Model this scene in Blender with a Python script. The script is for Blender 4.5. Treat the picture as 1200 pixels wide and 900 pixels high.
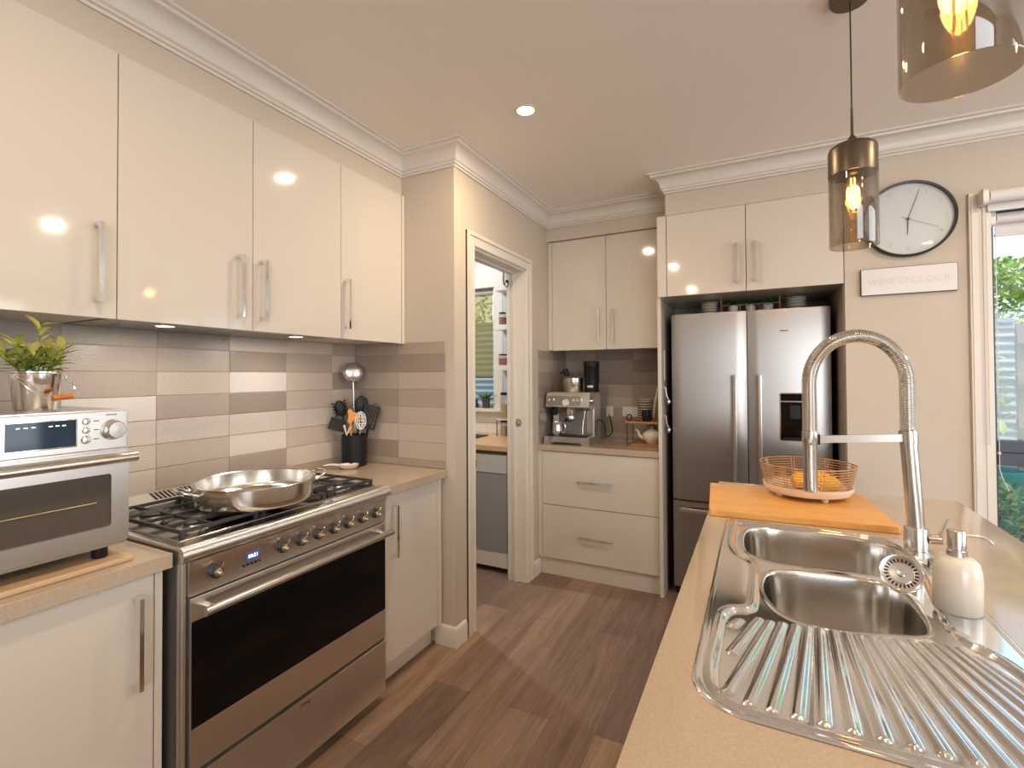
import bpy, bmesh, math, random
import numpy as np
from mathutils import Matrix, Vector
for o in list(bpy.data.objects): bpy.data.objects.remove(o)
S = bpy.context.scene; COL = S.collection; PI = math.pi; R = math.radians
random.seed(7)
# ---------------------------------------------------------------- camera
yaw, pitch, roll, FPX = R(27.551), R(0.884), R(-0.315), 580.47
Fv = Vector((-math.sin(yaw)*math.cos(pitch), math.cos(yaw)*math.cos(pitch), math.sin(pitch)))
Rv = Vector((math.cos(yaw), math.sin(yaw), 0)); Uv = Rv.cross(Fv)
Rr = Rv*math.cos(roll)+Uv*math.sin(roll); Ur = Uv*math.cos(roll)-Rv*math.sin(roll)
cam = bpy.data.cameras.new('camera'); co = bpy.data.objects.new('camera', cam); COL.objects.link(co)
cam.sensor_width = 36; cam.lens = 36*FPX/1200; cam.clip_start = 0.02
cam.shift_x = (600-585.203)/1200; cam.shift_y = (431.286-450)/1200
m = Matrix.Identity(4)
for i in range(3): m[i][0] = Rr[i]; m[i][1] = Ur[i]; m[i][2] = -Fv[i]
m[0][3], m[1][3], m[2][3] = 1.746, 0, 1.394
co.matrix_world = m; S.camera = co
# ---------------------------------------------------------------- look, sky, lights
S.view_settings.view_transform = 'Standard'; S.view_settings.look = 'None'
S.view_settings.exposure = 0.27; S.view_settings.gamma = 1; S.view_settings.use_curve_mapping = False
DOWN_W, PEND_W, DAY_W, HOOD_W = 9.5, 2.0, 92.0, 1.6
WARM = (1.0, 0.775, 0.51); DAY = (0.93, 0.96, 1.0)
W = bpy.data.worlds.new('sky'); S.world = W; W.use_nodes = True
nt = W.node_tree; bg = nt.nodes['Background']
tc = nt.nodes.new('ShaderNodeTexCoord'); sx = nt.nodes.new('ShaderNodeSeparateXYZ'); rp = nt.nodes.new('ShaderNodeValToRGB')
nt.links.new(tc.outputs['Generated'], sx.inputs[0]); nt.links.new(sx.outputs['Z'], rp.inputs[0]); nt.links.new(rp.outputs[0], bg.inputs[0])
rp.color_ramp.elements[0].position = 0.0; rp.color_ramp.elements[0].color = (0.80, 0.90, 1.0, 1)
rp.color_ramp.elements[1].position = 0.6; rp.color_ramp.elements[1].color = (0.36, 0.60, 1.0, 1)
bg.inputs[1].default_value = 1.7
def light(name, kind, loc, energy, color, direction=(0, 0, -1), size=0.1, size_y=None, parent=None):
    l = bpy.data.lights.new(name, kind); l.energy = energy; l.color = color
    if kind == 'AREA':
        l.shape = 'RECTANGLE' if size_y else 'DISK'; l.size = size
        if size_y: l.size_y = size_y
    elif kind == 'POINT': l.shadow_soft_size = size
    elif kind == 'SUN': l.angle = size
    o = bpy.data.objects.new(name, l); COL.objects.link(o); o.location = loc
    o.rotation_euler = Vector(direction).to_track_quat('-Z', 'Y').to_euler()
    if parent: o.parent = parent
    return o
light('sun', 'SUN', (4, -4, 9), 1.7, (1, 0.93, 0.82), (-0.30, 0.36, -1.0), R(1.5))
light('daylight_rear_fill', 'AREA', (4.23, -3.62, 1.35), DAY_W, DAY, (0, 1, 0), 2.9, 1.9)  # area lamp added as daylight fill in the unseen rear opening
light('daylight_dining_fill', 'AREA', (6.02, 1.2, 1.35), DAY_W*0.42, DAY, (-1, 0, 0), 2.8, 1.9)  # added side fill; no window is known on the dining wall
S.cycles.use_denoising = True
S.cycles.max_bounces = 10; S.cycles.diffuse_bounces = 5; S.cycles.glossy_bounces = 5; S.cycles.transparent_max_bounces = 16
S.cycles.caustics_reflective = False; S.cycles.caustics_refractive = False; S.cycles.sample_clamp_indirect = 6
# ---------------------------------------------------------------- helpers
class MB:
    def __init__(s): s.bm = bmesh.new(); s.M = None; s.mi = 0; s.wn = False
    def v(s, p):
        p = Vector(p); return s.bm.verts.new(s.M @ p if s.M else p)
    def f(s, vs):
        try: f = s.bm.faces.new(vs)
        except ValueError: return None
        f.material_index = s.mi; return f
    def poly(s, pts): return s.f([s.v(p) for p in pts])
    def box(s, x0, x1, y0, y1, z0, z1, bev=0, seg=2):
        vs = [s.v((x, y, z)) for x in (x0, x1) for y in (y0, y1) for z in (z0, z1)]
        fs = [s.f([vs[i] for i in q]) for q in ((0, 1, 3, 2), (4, 6, 7, 5), (0, 4, 5, 1), (2, 3, 7, 6), (0, 2, 6, 4), (1, 5, 7, 3))]
        if bev:
            s.wn = True; es = list({e for f in fs for e in f.edges})
            bmesh.ops.bevel(s.bm, geom=es, offset=bev, segments=seg, profile=0.5, affect='EDGES')
        return s
    def loft(s, loops, cap0=True, cap1=True, closed=True):
        L = [[s.v(p) for p in lp] for lp in loops]; n = len(L[0])
        for a, b in zip(L, L[1:]):
            for i in range(n if closed else n-1):
                j = (i+1) % n; s.f((a[i], a[j], b[j], b[i]))
        if cap0: s.f(list(reversed(L[0])))
        if cap1: s.f(L[-1])
        return s
    def lathe(s, prof, c=(0, 0, 0), n=32, axis=(0, 0, 1), cap=True):
        q = Vector((0, 0, 1)).rotation_difference(Vector(axis)); c = Vector(c); loops = []
        for r, z in prof:
            r = max(r, 1e-5)
            loops.append([c+q @ Vector((r*math.cos(2*PI*i/n), r*math.sin(2*PI*i/n), z)) for i in range(n)])
        return s.loft(loops, cap, cap)
    def cyl(s, p0, p1, r, r2=None, n=20, cap=True):
        p0, p1 = Vector(p0), Vector(p1); d = p1-p0
        return s.lathe([(r, 0), (r if r2 is None else r2, d.length)], p0, n, d.normalized(), cap)
    def tube(s, pts, r, n=8, closed=False):
        P = [Vector(p) for p in pts]; N = len(P); loops = []; prev = None
        for i, p in enumerate(P):
            t = ((P[(i+1) % N]-P[i-1]) if closed else (P[min(i+1, N-1)]-P[max(i-1, 0)]))
            t = t.normalized() if t.length > 1e-9 else Vector((0, 0, 1))
            if prev is None:
                u = t.orthogonal().normalized()
            else:
                u = (prev-t*prev.dot(t)); u = u.normalized() if u.length > 1e-6 else t.orthogonal().normalized()
            prev = u; w = t.cross(u); rr = r[i] if isinstance(r, (list, tuple)) else r
            loops.append([p+(u*math.cos(2*PI*k/n)+w*math.sin(2*PI*k/n))*rr for k in range(n)])
        if closed: loops.append(loops[0]); return s.loft(loops, False, False)
        return s.loft(loops)
    def prism(s, poly, z0, z1, bev=0):
        a = [s.v((x, y, z0)) for x, y in poly]; b = [s.v((x, y, z1)) for x, y in poly]; n = len(poly)
        fs = [s.f(list(reversed(a))), s.f(b)]+[s.f((a[i], a[(i+1) % n], b[(i+1) % n], b[i])) for i in range(n)]
        if bev:
            s.wn = True; es = list({e for f in fs[:2] for e in f.edges})
            bmesh.ops.bevel(s.bm, geom=es, offset=bev, segments=2, profile=0.5, affect='EDGES')
        return s
    def ball(s, c, rx, ry=None, rz=None, n=16, m_=10):
        ry = ry or rx; rz = rz or rx; c = Vector(c)
        loops = [[c+Vector((rx*math.sin(a)*math.cos(2*PI*i/n), ry*math.sin(a)*math.sin(2*PI*i/n), -rz*math.cos(a))) for i in range(n)]
                 for a in [max(1e-3, min(PI-1e-3, PI*k/m_)) for k in range(m_+1)]]
        return s.loft(loops)
    def build(s, name, mat, parent=None, smooth=40, **props):
        org = Vector((0, 0, 0)); p = parent; rot = None
        while p: org = Vector(p.location)+org; p = p.parent
        bmesh.ops.recalc_face_normals(s.bm, faces=s.bm.faces)
        if org.length > 0: bmesh.ops.translate(s.bm, verts=s.bm.verts, vec=-org)
        me = bpy.data.meshes.new(name); s.bm.to_mesh(me); s.bm.free()
        for mm in (mat if isinstance(mat, (list, tuple)) else [mat]): me.materials.append(mm)
        if smooth:
            me.polygons.foreach_set('use_smooth', [True]*len(me.polygons)); me.set_sharp_from_angle(angle=R(smooth))
        o = bpy.data.objects.new(name, me); COL.objects.link(o)
        if s.wn and smooth:      # flat faces stay flat beside their rounded edges
            wn = o.modifiers.new('weighted_normals', 'WEIGHTED_NORMAL'); wn.keep_sharp = True; wn.weight = 100
        if parent: o.parent = parent
        for k, v in props.items(): o[k] = v
        return o
def thing(name, label, cat, loc=(0, 0, 0), group=None, rz=0):
    o = bpy.data.objects.new(name, None); COL.objects.link(o); o.location = loc; o.rotation_euler.z = rz
    o.empty_display_size = 0.05; o['label'] = label; o['category'] = cat
    if group: o['group'] = group
    return o
def tag(o, label, cat, group=None):
    o['label'] = label; o['category'] = cat
    if group: o['group'] = group
    return o
def struct(mb, name, mat, label=None, parent=None, smooth=40):
    o = mb.build(name, mat, parent, smooth)
    if not parent: o['kind'] = 'structure'
    if label: o['label'] = label; o['category'] = name.split('_')[0]
    return o
def dup(root, loc, label=None, rz=None, group=None):
    r = root.copy(); COL.objects.link(r); r.location = loc
    if rz is not None: r.rotation_euler.z = rz
    if label: r['label'] = label
    if group: r['group'] = group
    def rec(a, b):
        for ch in list(a.children):
            c = ch.copy(); COL.objects.link(c); c.parent = b; rec(ch, c)
    rec(root, r); return r
def rrect(x0, x1, y0, y1, r, n=6):
    out = []
    for cx, cy, a0 in ((x1-r, y1-r, 0), (x0+r, y1-r, 90), (x0+r, y0+r, 180), (x1-r, y0+r, 270)):
        for k in range(n+1):
            a = R(a0+90*k/n); out.append((cx+r*math.cos(a), cy+r*math.sin(a)))
    return out
def smooth_closed(pts, k=6):
    P = [Vector(p) for p in pts]; n = len(P); out = []
    for i in range(n):
        a, b, c, d = P[i-1], P[i], P[(i+1) % n], P[(i+2) % n]
        for j in range(k):
            t = j/k; out.append(tuple(0.5*((2*b)+(c-a)*t+(2*a-5*b+4*c-d)*t*t+(3*b-a-3*c+d)*t**3)))
    return out
def smooth_open(pts, k=6):
    P = [Vector(p) for p in pts]; P = [2*P[0]-P[1]]+P+[2*P[-1]-P[-2]]; out = []
    for i in range(1, len(P)-2):
        a, b, c, d = P[i-1:i+3]
        for j in range(k):
            t = j/k; out.append(tuple(0.5*((2*b)+(c-a)*t+(2*a-5*b+4*c-d)*t*t+(3*b-a-3*c+d)*t**3)))
    out.append(tuple(P[-2])); return out
FX = Matrix(((0, 0, 1, 0), (1, 0, 0, 0), (0, 1, 0, 0), (0, 0, 0, 1)))      # drawing plane that faces +x
FY = Matrix(((1, 0, 0, 0), (0, 0, -1, 0), (0, 1, 0, 0), (0, 0, 0, 1)))     # drawing plane that faces -y
def text(name, body, size, mat, parent, loc, M, ext=0.0004, align='CENTER', space=1.0):
    cu = bpy.data.curves.new(name, 'FONT'); cu.body = body; cu.size = size; cu.extrude = ext; cu.align_x = align; cu.align_y = 'CENTER'
    cu.space_character = space; cu.resolution_u = 3
    t = bpy.data.objects.new(name, cu); COL.objects.link(t)
    bpy.context.view_layer.update()
    me = bpy.data.meshes.new_from_object(t.evaluated_get(bpy.context.evaluated_depsgraph_get()))
    bpy.data.objects.remove(t); org = Vector((0, 0, 0)); p = parent
    while p: org += Vector(p.location); p = p.parent
    me.transform(Matrix.Translation(Vector(loc)-org) @ M); me.materials.clear(); me.materials.append(mat)
    o = bpy.data.objects.new(name, me); COL.objects.link(o); o.parent = parent
    return o
# ---------------------------------------------------------------- materials
def srgb(r, g, b): return tuple(((c/255)/12.92 if c/255 <= 0.04045 else ((c/255+0.055)/1.055)**2.4) for c in (r, g, b))
def mat(name, col, rough=0.5, metal=0.0, spec=0.5, coat=0.0, emit=None, es=0.0):
    m = bpy.data.materials.new(name); m.use_nodes = True; b = m.node_tree.nodes['Principled BSDF']
    b.inputs['Base Color'].default_value = (*col, 1); b.inputs['Roughness'].default_value = rough
    b.inputs['Metallic'].default_value = metal; b.inputs['Specular IOR Level'].default_value = spec
    b.inputs['Coat Weight'].default_value = coat; b.inputs['Coat Roughness'].default_value = 0.05
    if emit: b.inputs['Emission Color'].default_value = (*emit, 1); b.inputs['Emission Strength'].default_value = es
    m.diffuse_color = (*col, 1); return m
class NT:
    def __init__(s, m): s.t = m.node_tree; s.b = s.t.nodes['Principled BSDF']
    def n(s, kind, ins={}, **kw):
        x = s.t.nodes.new('ShaderNode'+kind)
        for k, v in kw.items(): setattr(x, k, v)
        for k, v in ins.items():
            i = x.inputs[k]
            if hasattr(v, 'is_linked') or hasattr(v, 'links'): s.t.links.new(v, i)
            else: i.default_value = v
        return x
    def l(s, a, b): s.t.links.new(a, b)
    def coords(s, scale, kind='Object'):
        tc = s.n('TexCoord'); mp = s.n('Mapping', {0: tc.outputs[kind]}); mp.inputs['Scale'].default_value = scale; return mp.outputs[0]
    def ramp(s, fac, stops):
        r = s.n('ValToRGB', {0: fac}); e = r.color_ramp.elements
        while len(e) < len(stops): e.new(0.5)
        for k, (p, c) in enumerate(stops): e[k].position = p; e[k].color = (*c, 1)
        return r.outputs[0]
    def mix(s, fac, a, b, mode='MIX'):
        x = s.n('MixRGB', {0: fac, 1: a, 2: b}, blend_type=mode); return x.outputs[0]
    def bump(s, h, strength=0.2, dist=0.002):
        b = s.n('Bump', {'Height': h, 'Strength': strength, 'Distance': dist}); s.l(b.outputs[0], s.b.inputs['Normal'])
def noisy(m, scale, lo, hi, rough=None, bump=0, detail=4):
    t = NT(m); nz = t.n('TexNoise', {'Vector': t.coords(scale), 'Scale': 1.0, 'Detail': detail})
    t.l(t.ramp(nz.outputs[0], [(0.3, lo), (0.7, hi)]), t.b.inputs['Base Color'])
    if rough: 
        mr = t.n('MapRange', {0: nz.outputs[0], 3: rough[0], 4: rough[1]}); t.l(mr.outputs[0], t.b.inputs['Roughness'])
    if bump: t.bump(nz.outputs[0], bump)
    return m
def steel(name, col, rough, scale, bump=0.03, aniso=0.0):       # brushed steel: grain stretched along one axis
    m = mat(name, col, rough, 1.0); t = NT(m)
    nz = t.n('TexNoise', {'Vector': t.coords(scale), 'Scale': 1.0, 'Detail': 3})
    mr = t.n('MapRange', {0: nz.outputs[0], 3: rough*0.88, 4: rough*1.12}); t.l(mr.outputs[0], t.b.inputs['Roughness'])
    if bump: t.bump(nz.outputs[0], bump, 0.0006)
    if aniso:
        tg = t.n('Tangent', direction_type='RADIAL', axis='Z'); t.l(tg.outputs[0], t.b.inputs['Tangent'])
        t.b.inputs['Anisotropic'].default_value = aniso; t.b.inputs['Anisotropic Rotation'].default_value = 0.0
    return m
def clear(name, tint, refl=0.08, rough=0.02):      # thin glass
    m = bpy.data.materials.new(name); m.use_nodes = True; t = m.node_tree; t.nodes.remove(t.nodes['Principled BSDF'])
    tr = t.nodes.new('ShaderNodeBsdfTransparent'); tr.inputs[0].default_value = (*tint, 1)
    gl = t.nodes.new('ShaderNodeBsdfGlossy'); gl.inputs['Roughness'].default_value = rough; gl.inputs[0].default_value = (1, 1, 1, 1)
    lw = t.nodes.new('ShaderNodeLayerWeight'); lw.inputs[0].default_value = 0.35
    mr = t.nodes.new('ShaderNodeMapRange'); mr.inputs[3].default_value = refl; mr.inputs[4].default_value = min(1, refl*6); t.links.new(lw.outputs['Facing'], mr.inputs[0])
    mx = t.nodes.new('ShaderNodeMixShader'); t.links.new(mr.outputs[0], mx.inputs[0]); t.links.new(tr.outputs[0], mx.inputs[1]); t.links.new(gl.outputs[0], mx.inputs[2])
    t.links.new(mx.outputs[0], t.nodes['Material Output'].inputs[0]); return m
def leafy(name, lo, hi, rough=0.45):
    m = mat(name, lo, rough); t = NT(m); oi = t.n('NewGeometry')
    t.l(t.ramp(oi.outputs['Random Per Island'], [(0.1, lo), (0.9, hi)]), t.b.inputs['Base Color'])
    t.b.inputs['Transmission Weight'].default_value = 0.0; t.b.inputs['Subsurface Weight'].default_value = 0.0
    return m
wall_paint = noisy(mat('wall_paint', (0.6, 0.55, 0.48), 0.6), (3, 3, 3), (0.55, 0.483, 0.402), (0.575, 0.503, 0.42))
ceiling_paint = mat('ceiling_paint', (0.90, 0.85, 0.78), 0.7)
trim_paint = mat('trim_paint', (0.70, 0.655, 0.59), 0.35)
gloss_white = mat('gloss_white', (0.64, 0.59, 0.52), 0.065, 0, 0.5, 0.3)
carcass_white = mat('carcass_white', (0.74, 0.67, 0.58), 0.4)
stone = mat('stone_bench', srgb(176, 152, 124), 0.13, 0, 0.5, 0.25)
t = NT(stone); nz = t.n('TexNoise', {'Vector': t.coords((260, 260, 260)), 'Scale': 1.0, 'Detail': 2})
nz2 = t.n('TexNoise', {'Vector': t.coords((4, 4, 4)), 'Scale': 1.0, 'Detail': 3})
a = t.ramp(nz.outputs[0], [(0.3, srgb(175, 157, 137)), (0.7, srgb(189, 170, 150))]); t.l(t.mix(0.08, a, t.ramp(nz2.outputs[0], [(0.3, srgb(166, 147, 127)), (0.7, srgb(196, 177, 156))])), t.b.inputs['Base Color'])
brushed_toaster = steel('brushed_steel_toaster', (0.68, 0.645, 0.60), 0.30, (4, 4, 4), 0.0, 0.4)
chrome = mat('chrome', (0.86, 0.85, 0.83), 0.07, 1.0)
polished = mat('polished_steel', (0.80, 0.79, 0.77), 0.13, 1.0)
brushed_y = steel('brushed_steel_cooker', (0.80, 0.775, 0.74), 0.30, (60, 2.5, 220), 0.0, 0.8)
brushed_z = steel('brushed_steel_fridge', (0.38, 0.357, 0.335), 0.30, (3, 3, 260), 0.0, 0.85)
brushed_pan = steel('brushed_steel_pan', (0.74, 0.70, 0.64), 0.2, (30, 30, 200), 0.004)
brushed_small = steel('brushed_steel_small', (0.70, 0.68, 0.65), 0.24, (80, 80, 80), 0.0)
sink_steel = steel('sink_steel', (0.87, 0.87, 0.87), 0.085, (40, 160, 40), 0.006)
bowl_steel = steel('bowl_steel', (0.68, 0.65, 0.61), 0.16, (120, 120, 6), 0.01)
tap_steel = mat('tap_steel', (0.64, 0.60, 0.55), 0.24, 1.0)
dark_metal = mat('dark_metal', (0.05, 0.048, 0.045), 0.4, 0.6)
black_enamel = mat('black_enamel', (0.018, 0.017, 0.017), 0.16)
cast_iron = noisy(mat('cast_iron', (0.03, 0.03, 0.03), 0.55), (90, 90, 90), (0.018, 0.017, 0.016), (0.045, 0.043, 0.04))
black_glass = mat('black_glass', (0.004, 0.0035, 0.0035), 0.05, 0, 0.22)
oven_glass = mat('oven_window_glass', (0.085, 0.072, 0.058), 0.07, 0, 0.6)
black_plastic = mat('black_plastic', (0.012, 0.012, 0.013), 0.42, 0, 0.25)
dark_grey = mat('dark_grey', (0.085, 0.082, 0.08), 0.5)
grey_panel = mat('grey_metal_panel', (0.30, 0.28, 0.26), 0.4, 0.7)
bronze = mat('bronze_metal', (0.15, 0.115, 0.085), 0.34, 0.9)
white_ceramic = mat('white_ceramic', (0.76, 0.70, 0.62), 0.14)
cream_ceramic = mat('cream_ceramic', (0.74, 0.68, 0.58), 0.2)
white_plastic = mat('white_plastic', (0.74, 0.71, 0.67), 0.3)
stripe_grey = mat('stripe_grey', (0.12, 0.10, 0.085), 0.5)
recess_shade = mat('recess_shade_tone', (0.40, 0.34, 0.285), 0.5)  # recess shade put into the colour, darker than the wall paint
window_dark = mat('window_frame_charcoal', (0.04, 0.05, 0.075), 0.4)
blind_fabric = mat('blind_fabric', (0.72, 0.69, 0.68), 0.8)
clear_glass = clear('clear_glass', (0.95, 0.98, 0.98), 0.02)
smoke_glass = clear('smoke_glass', (0.76, 0.71, 0.64), 0.055)
jar_glass = clear('jar_glass', (0.90, 0.92, 0.92), 0.10)
filament = mat('filament', (1, 0.6, 0.2), 0.5, emit=(1, 0.56, 0.18), es=14)
bulb_glass = clear('bulb_glass', (1.0, 0.86, 0.62), 0.08)
bulb_glow = mat('bulb_glow', (1, 0.6, 0.2), 0.5, emit=(1, 0.50, 0.13), es=3.0)
lamp_disc = mat('lamp_disc', (1, 0.9, 0.75), 0.5, emit=(1, 0.88, 0.66), es=14)
lamp_cool = mat('hood_lamp_disc', (1, 1, 1), 0.5, emit=(1, 0.97, 0.92), es=5)
lcd_blue = mat('blue_display', (0.02, 0.03, 0.1), 0.2, emit=(0.03, 0.05, 0.22), es=1.0)
lcd_digits = mat('display_digits', (0.8, 0.85, 1), 0.4, emit=(0.75, 0.82, 1.0), es=2.5)
screen_navy = mat('screen_navy', (0.012, 0.028, 0.05), 0.06, emit=(0.02, 0.05, 0.085), es=0.18)
red_mark = mat('red_mark', (0.5, 0.08, 0.04), 0.4)
ink = mat('ink', (0.05, 0.045, 0.04), 0.5)
ink_pale = mat('pale_ink', (0.50, 0.47, 0.45), 0.5)
orange_wood = noisy(mat('orange_wood', (0.5, 0.2, 0.05), 0.35), (20, 60, 60), srgb(196, 104, 36), srgb(222, 132, 54))
yellow_plastic = mat('orange_plastic', srgb(214, 140, 34), 0.4)
lemon_skin = noisy(mat('lemon_skin', (0.8, 0.5, 0.05), 0.4), (60, 60, 60), srgb(226, 164, 22), srgb(244, 190, 40))
pot_soil = mat('soil', (0.03, 0.022, 0.015), 0.9)
leaf_lime = leafy('leaf_lime', srgb(128, 146, 58), srgb(226, 216, 118))
leaf_deep = leafy('leaf_deep', srgb(34, 86, 34), srgb(88, 152, 70))
leaf_garden = leafy('leaf_garden', srgb(82, 142, 84), srgb(182, 216, 146))
leaf_tree = leafy('leaf_tree', srgb(132, 172, 92), srgb(232, 236, 128))
bark = noisy(mat('bark', (0.12, 0.08, 0.05), 0.9), (20, 20, 4), (0.10, 0.07, 0.045), (0.2, 0.15, 0.10), bump=0.3)
def wood(name, lo, hi, scale, rough=0.35):
    m = mat(name, lo, rough); t = NT(m)
    nz = t.n('TexNoise', {'Vector': t.coords(scale), 'Scale': 1.0, 'Detail': 5, 'Distortion': 0.4})
    t.l(t.ramp(nz.outputs[0], [(0.3, lo), (0.7, hi)]), t.b.inputs['Base Color']); return m
bamboo = wood('bamboo', srgb(214, 150, 74), srgb(236, 178, 102), (6, 90, 40), 0.32)
board_pale = wood('pale_board', srgb(190, 160, 126), srgb(206, 177, 143), (60, 3, 20), 0.4)
riser_wood = wood('riser_wood', srgb(170, 112, 60), srgb(194, 138, 84), (5, 70, 40), 0.4)
copper_wire = mat('copper_wire', srgb(196, 150, 106), 0.32, 0.6)
pale_wood = wood('pale_wood', srgb(216, 198, 176), srgb(228, 212, 190), (8, 8, 60), 0.5)
fence_metal = mat('fence_metal', (0.40, 0.44, 0.44), 0.5)
teal_glaze = mat('teal_glaze', srgb(52, 140, 140), 0.25)
old_timber = wood('old_timber', srgb(140, 118, 98), srgb(176, 154, 132), (30, 30, 3), 0.8)
soil_ground = noisy(mat('garden_soil', (0.1, 0.07, 0.05), 0.95), (6, 6, 6), (0.10, 0.075, 0.055), (0.22, 0.17, 0.12))
# floor planks
floor_mat = mat('vinyl_planks', (0.2, 0.14, 0.1), 0.36); t = NT(floor_mat)
tc = t.n('TexCoord'); mp = t.n('Mapping', {0: tc.outputs['Object']}); mp.inputs['Rotation'].default_value = (0, 0, R(90)); mp.inputs['Location'].default_value = (0.55, 0.14, 0)
mp.inputs['Scale'].default_value = (1, -1, 1)
br = t.n('TexBrick', {'Vector': mp.outputs[0], 'Color1': (0, 0, 0, 1), 'Color2': (1, 1, 1, 1), 'Mortar': (0.0, 0.0, 0.0, 1), 'Scale': 1.0, 'Mortar Size': 0.0008, 'Mortar Smooth': 0.2, 'Brick Width': 1.22, 'Row Height': 0.187}, offset=0.37, offset_frequency=2)
tone = t.ramp(br.outputs['Color'], [(0.0, srgb(114, 94, 83)), (0.55, srgb(138, 114, 99)), (1.0, srgb(168, 139, 118))])
g1 = t.n('TexNoise', {'Vector': t.coords((17, 1.3, 1)), 'Scale': 1.0, 'Detail': 6, 'Roughness': 0.65, 'Distortion': 1.4})
g2 = t.n('TexNoise', {'Vector': t.coords((130, 5, 1)), 'Scale': 1.0, 'Detail': 4})
c = t.mix(0.75, tone, t.ramp(g1.outputs[0], [(0.25, (0.5, 0.5, 0.52)), (0.75, (1.4, 1.36, 1.32))]), 'MULTIPLY')
c = t.mix(0.5, c, t.ramp(g2.outputs[0], [(0.3, (0.6, 0.6, 0.6)), (0.7, (1.15, 1.15, 1.15))]), 'MULTIPLY')
c = t.mix(br.outputs['Fac'], c, (0.07, 0.052, 0.042, 1)); t.l(c, t.b.inputs['Base Color']); t.bump(g2.outputs[0], 0.12, 0.001)
# glazed tiles: each tile has its own tint and relief, kept in mesh attributes
tile_mat = mat('glazed_tile', (0.5, 0.45, 0.4), 0.3); t = NT(tile_mat)
at = t.n('Attribute', attribute_name='tint'); ap = t.n('Attribute', attribute_name='relief')
tc = t.n('TexCoord'); sp = t.n('SeparateXYZ', {0: tc.outputs['Object']})
def mth(op, a, b=0.0):
    return t.n('Math', {0: a, 1: b}, operation=op).outputs[0]
u = mth('ADD', sp.outputs[0], sp.outputs[1]); vz = sp.outputs[2]
cross = mth('MULTIPLY', mth('SINE', mth('MULTIPLY', mth('ADD', u, vz), 640.0)), mth('SINE', mth('MULTIPLY', mth('SUBTRACT', u, vz), 640.0)))
chev = mth('SINE', mth('ADD', mth('MULTIPLY', vz, 520.0), mth('MULTIPLY', mth('PINGPONG', u, 0.022), 520.0)))
cu_ = t.n('CombineXYZ', {0: mth('MULTIPLY', u, 90.0), 1: mth('MULTIPLY', vz, 260.0)}); linen = t.n('TexNoise', {'Vector': cu_.outputs[0], 'Scale': 1.0, 'Detail': 3})
sel = t.n('SeparateXYZ', {0: ap.outputs['Vector']})
h = mth('ADD', mth('ADD', mth('MULTIPLY', cross, sel.outputs[0]), mth('MULTIPLY', chev, sel.outputs[1])), mth('MULTIPLY', mth('SUBTRACT', linen.outputs[0], 0.5), sel.outputs[2]))
shade = t.n('MapRange', {0: h, 1: -1.0, 2: 1.0, 3: 0.62, 4: 1.34})
t.l(t.mix(1.0, at.outputs['Color'], shade.outputs[0], 'MULTIPLY'), t.b.inputs['Base Color']); t.bump(h, 0.5, 0.0015)
grout = mat('grout', srgb(176, 150, 122), 0.8)
# ================================================================ the room
CEIL = 2.6
struct(MB().box(-2.1, 6.2, -3.8, 3.93, -0.06, 0), 'floor', floor_mat, smooth=0)
struct(MB().box(-2.1, 6.2, -3.8, 3.93, CEIL, CEIL+0.06), 'ceiling', ceiling_paint, smooth=0)
struct(MB().box(-0.45, -0.332, -3.7, 2.17, 0, CEIL), 'wall_left', wall_paint, smooth=0)
struct(MB().box(-0.332, 0.008, -1.2, 2.17, 2.385, CEIL), 'wall_left_bulkhead', wall_paint, smooth=0)
struct(MB().box(-2.1, 0.352, 2.17, 2.27, 0, CEIL), 'wall_pillar', wall_paint, smooth=0)
DY0, DY1, DH = 2.357, 3.065, 2.117
b = MB(); b.box(0.222, 0.352, 2.27, DY0, 0, CEIL); b.box(0.222, 0.352, DY0, DY1, DH, CEIL); b.box(0.222, 0.352, DY1, 3.84, 0, CEIL)
struct(b, 'wall_pantry', wall_paint, smooth=0)
struct(MB().box(0.222, 2.30, 3.84, 3.93, 0, CEIL), 'wall_back', wall_paint, smooth=0)
struct(MB().box(0.352, 1.26, 3.445, 3.84, 2.392, CEIL), 'wall_back_bulkhead', wall_paint, smooth=0)
struct(MB().box(1.26, 2.153, 3.12, 3.84, 2.358, CEIL), 'wall_fridge_bulkhead', wall_paint, smooth=0)
WX0, WX1, WZ0, WZ1 = 2.715, 4.55, 0.12, 2.17
b = MB(); b.box(2.153, WX0, 3.117, 3.25, 0, CEIL); b.box(WX0, WX1, 3.117, 3.25, WZ1, CEIL); b.box(WX0, WX1, 3.117, 3.25, 0, WZ0); b.box(WX1, 6.2, 3.117, 3.25, 0, CEIL)
b.box(2.153, 2.25, 3.25, 3.84, 0, CEIL)
struct(b, 'wall_right', wall_paint, smooth=0)
b = MB()
for a in ((-0.45, 2.77), (5.7, 6.2)): b.box(a[0], a[1], -3.8, -3.7, 0, CEIL)
b.box(2.77, 5.7, -3.8, -3.7, 2.3, CEIL); b.box(2.77, 5.7, -3.8, -3.7, 0, 0.4)
struct(b, 'wall_rear', wall_paint, smooth=0)
b = MB(); b.box(6.1, 6.2, -3.7, -0.2, 0, CEIL); b.box(6.1, 6.2, 2.6, 3.117, 0, CEIL); b.box(6.1, 6.2, -0.2, 2.6, 0, 0.4); b.box(6.1, 6.2, -0.2, 2.6, 2.3, CEIL)
struct(b, 'wall_dining', wall_paint, smooth=0)
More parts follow.
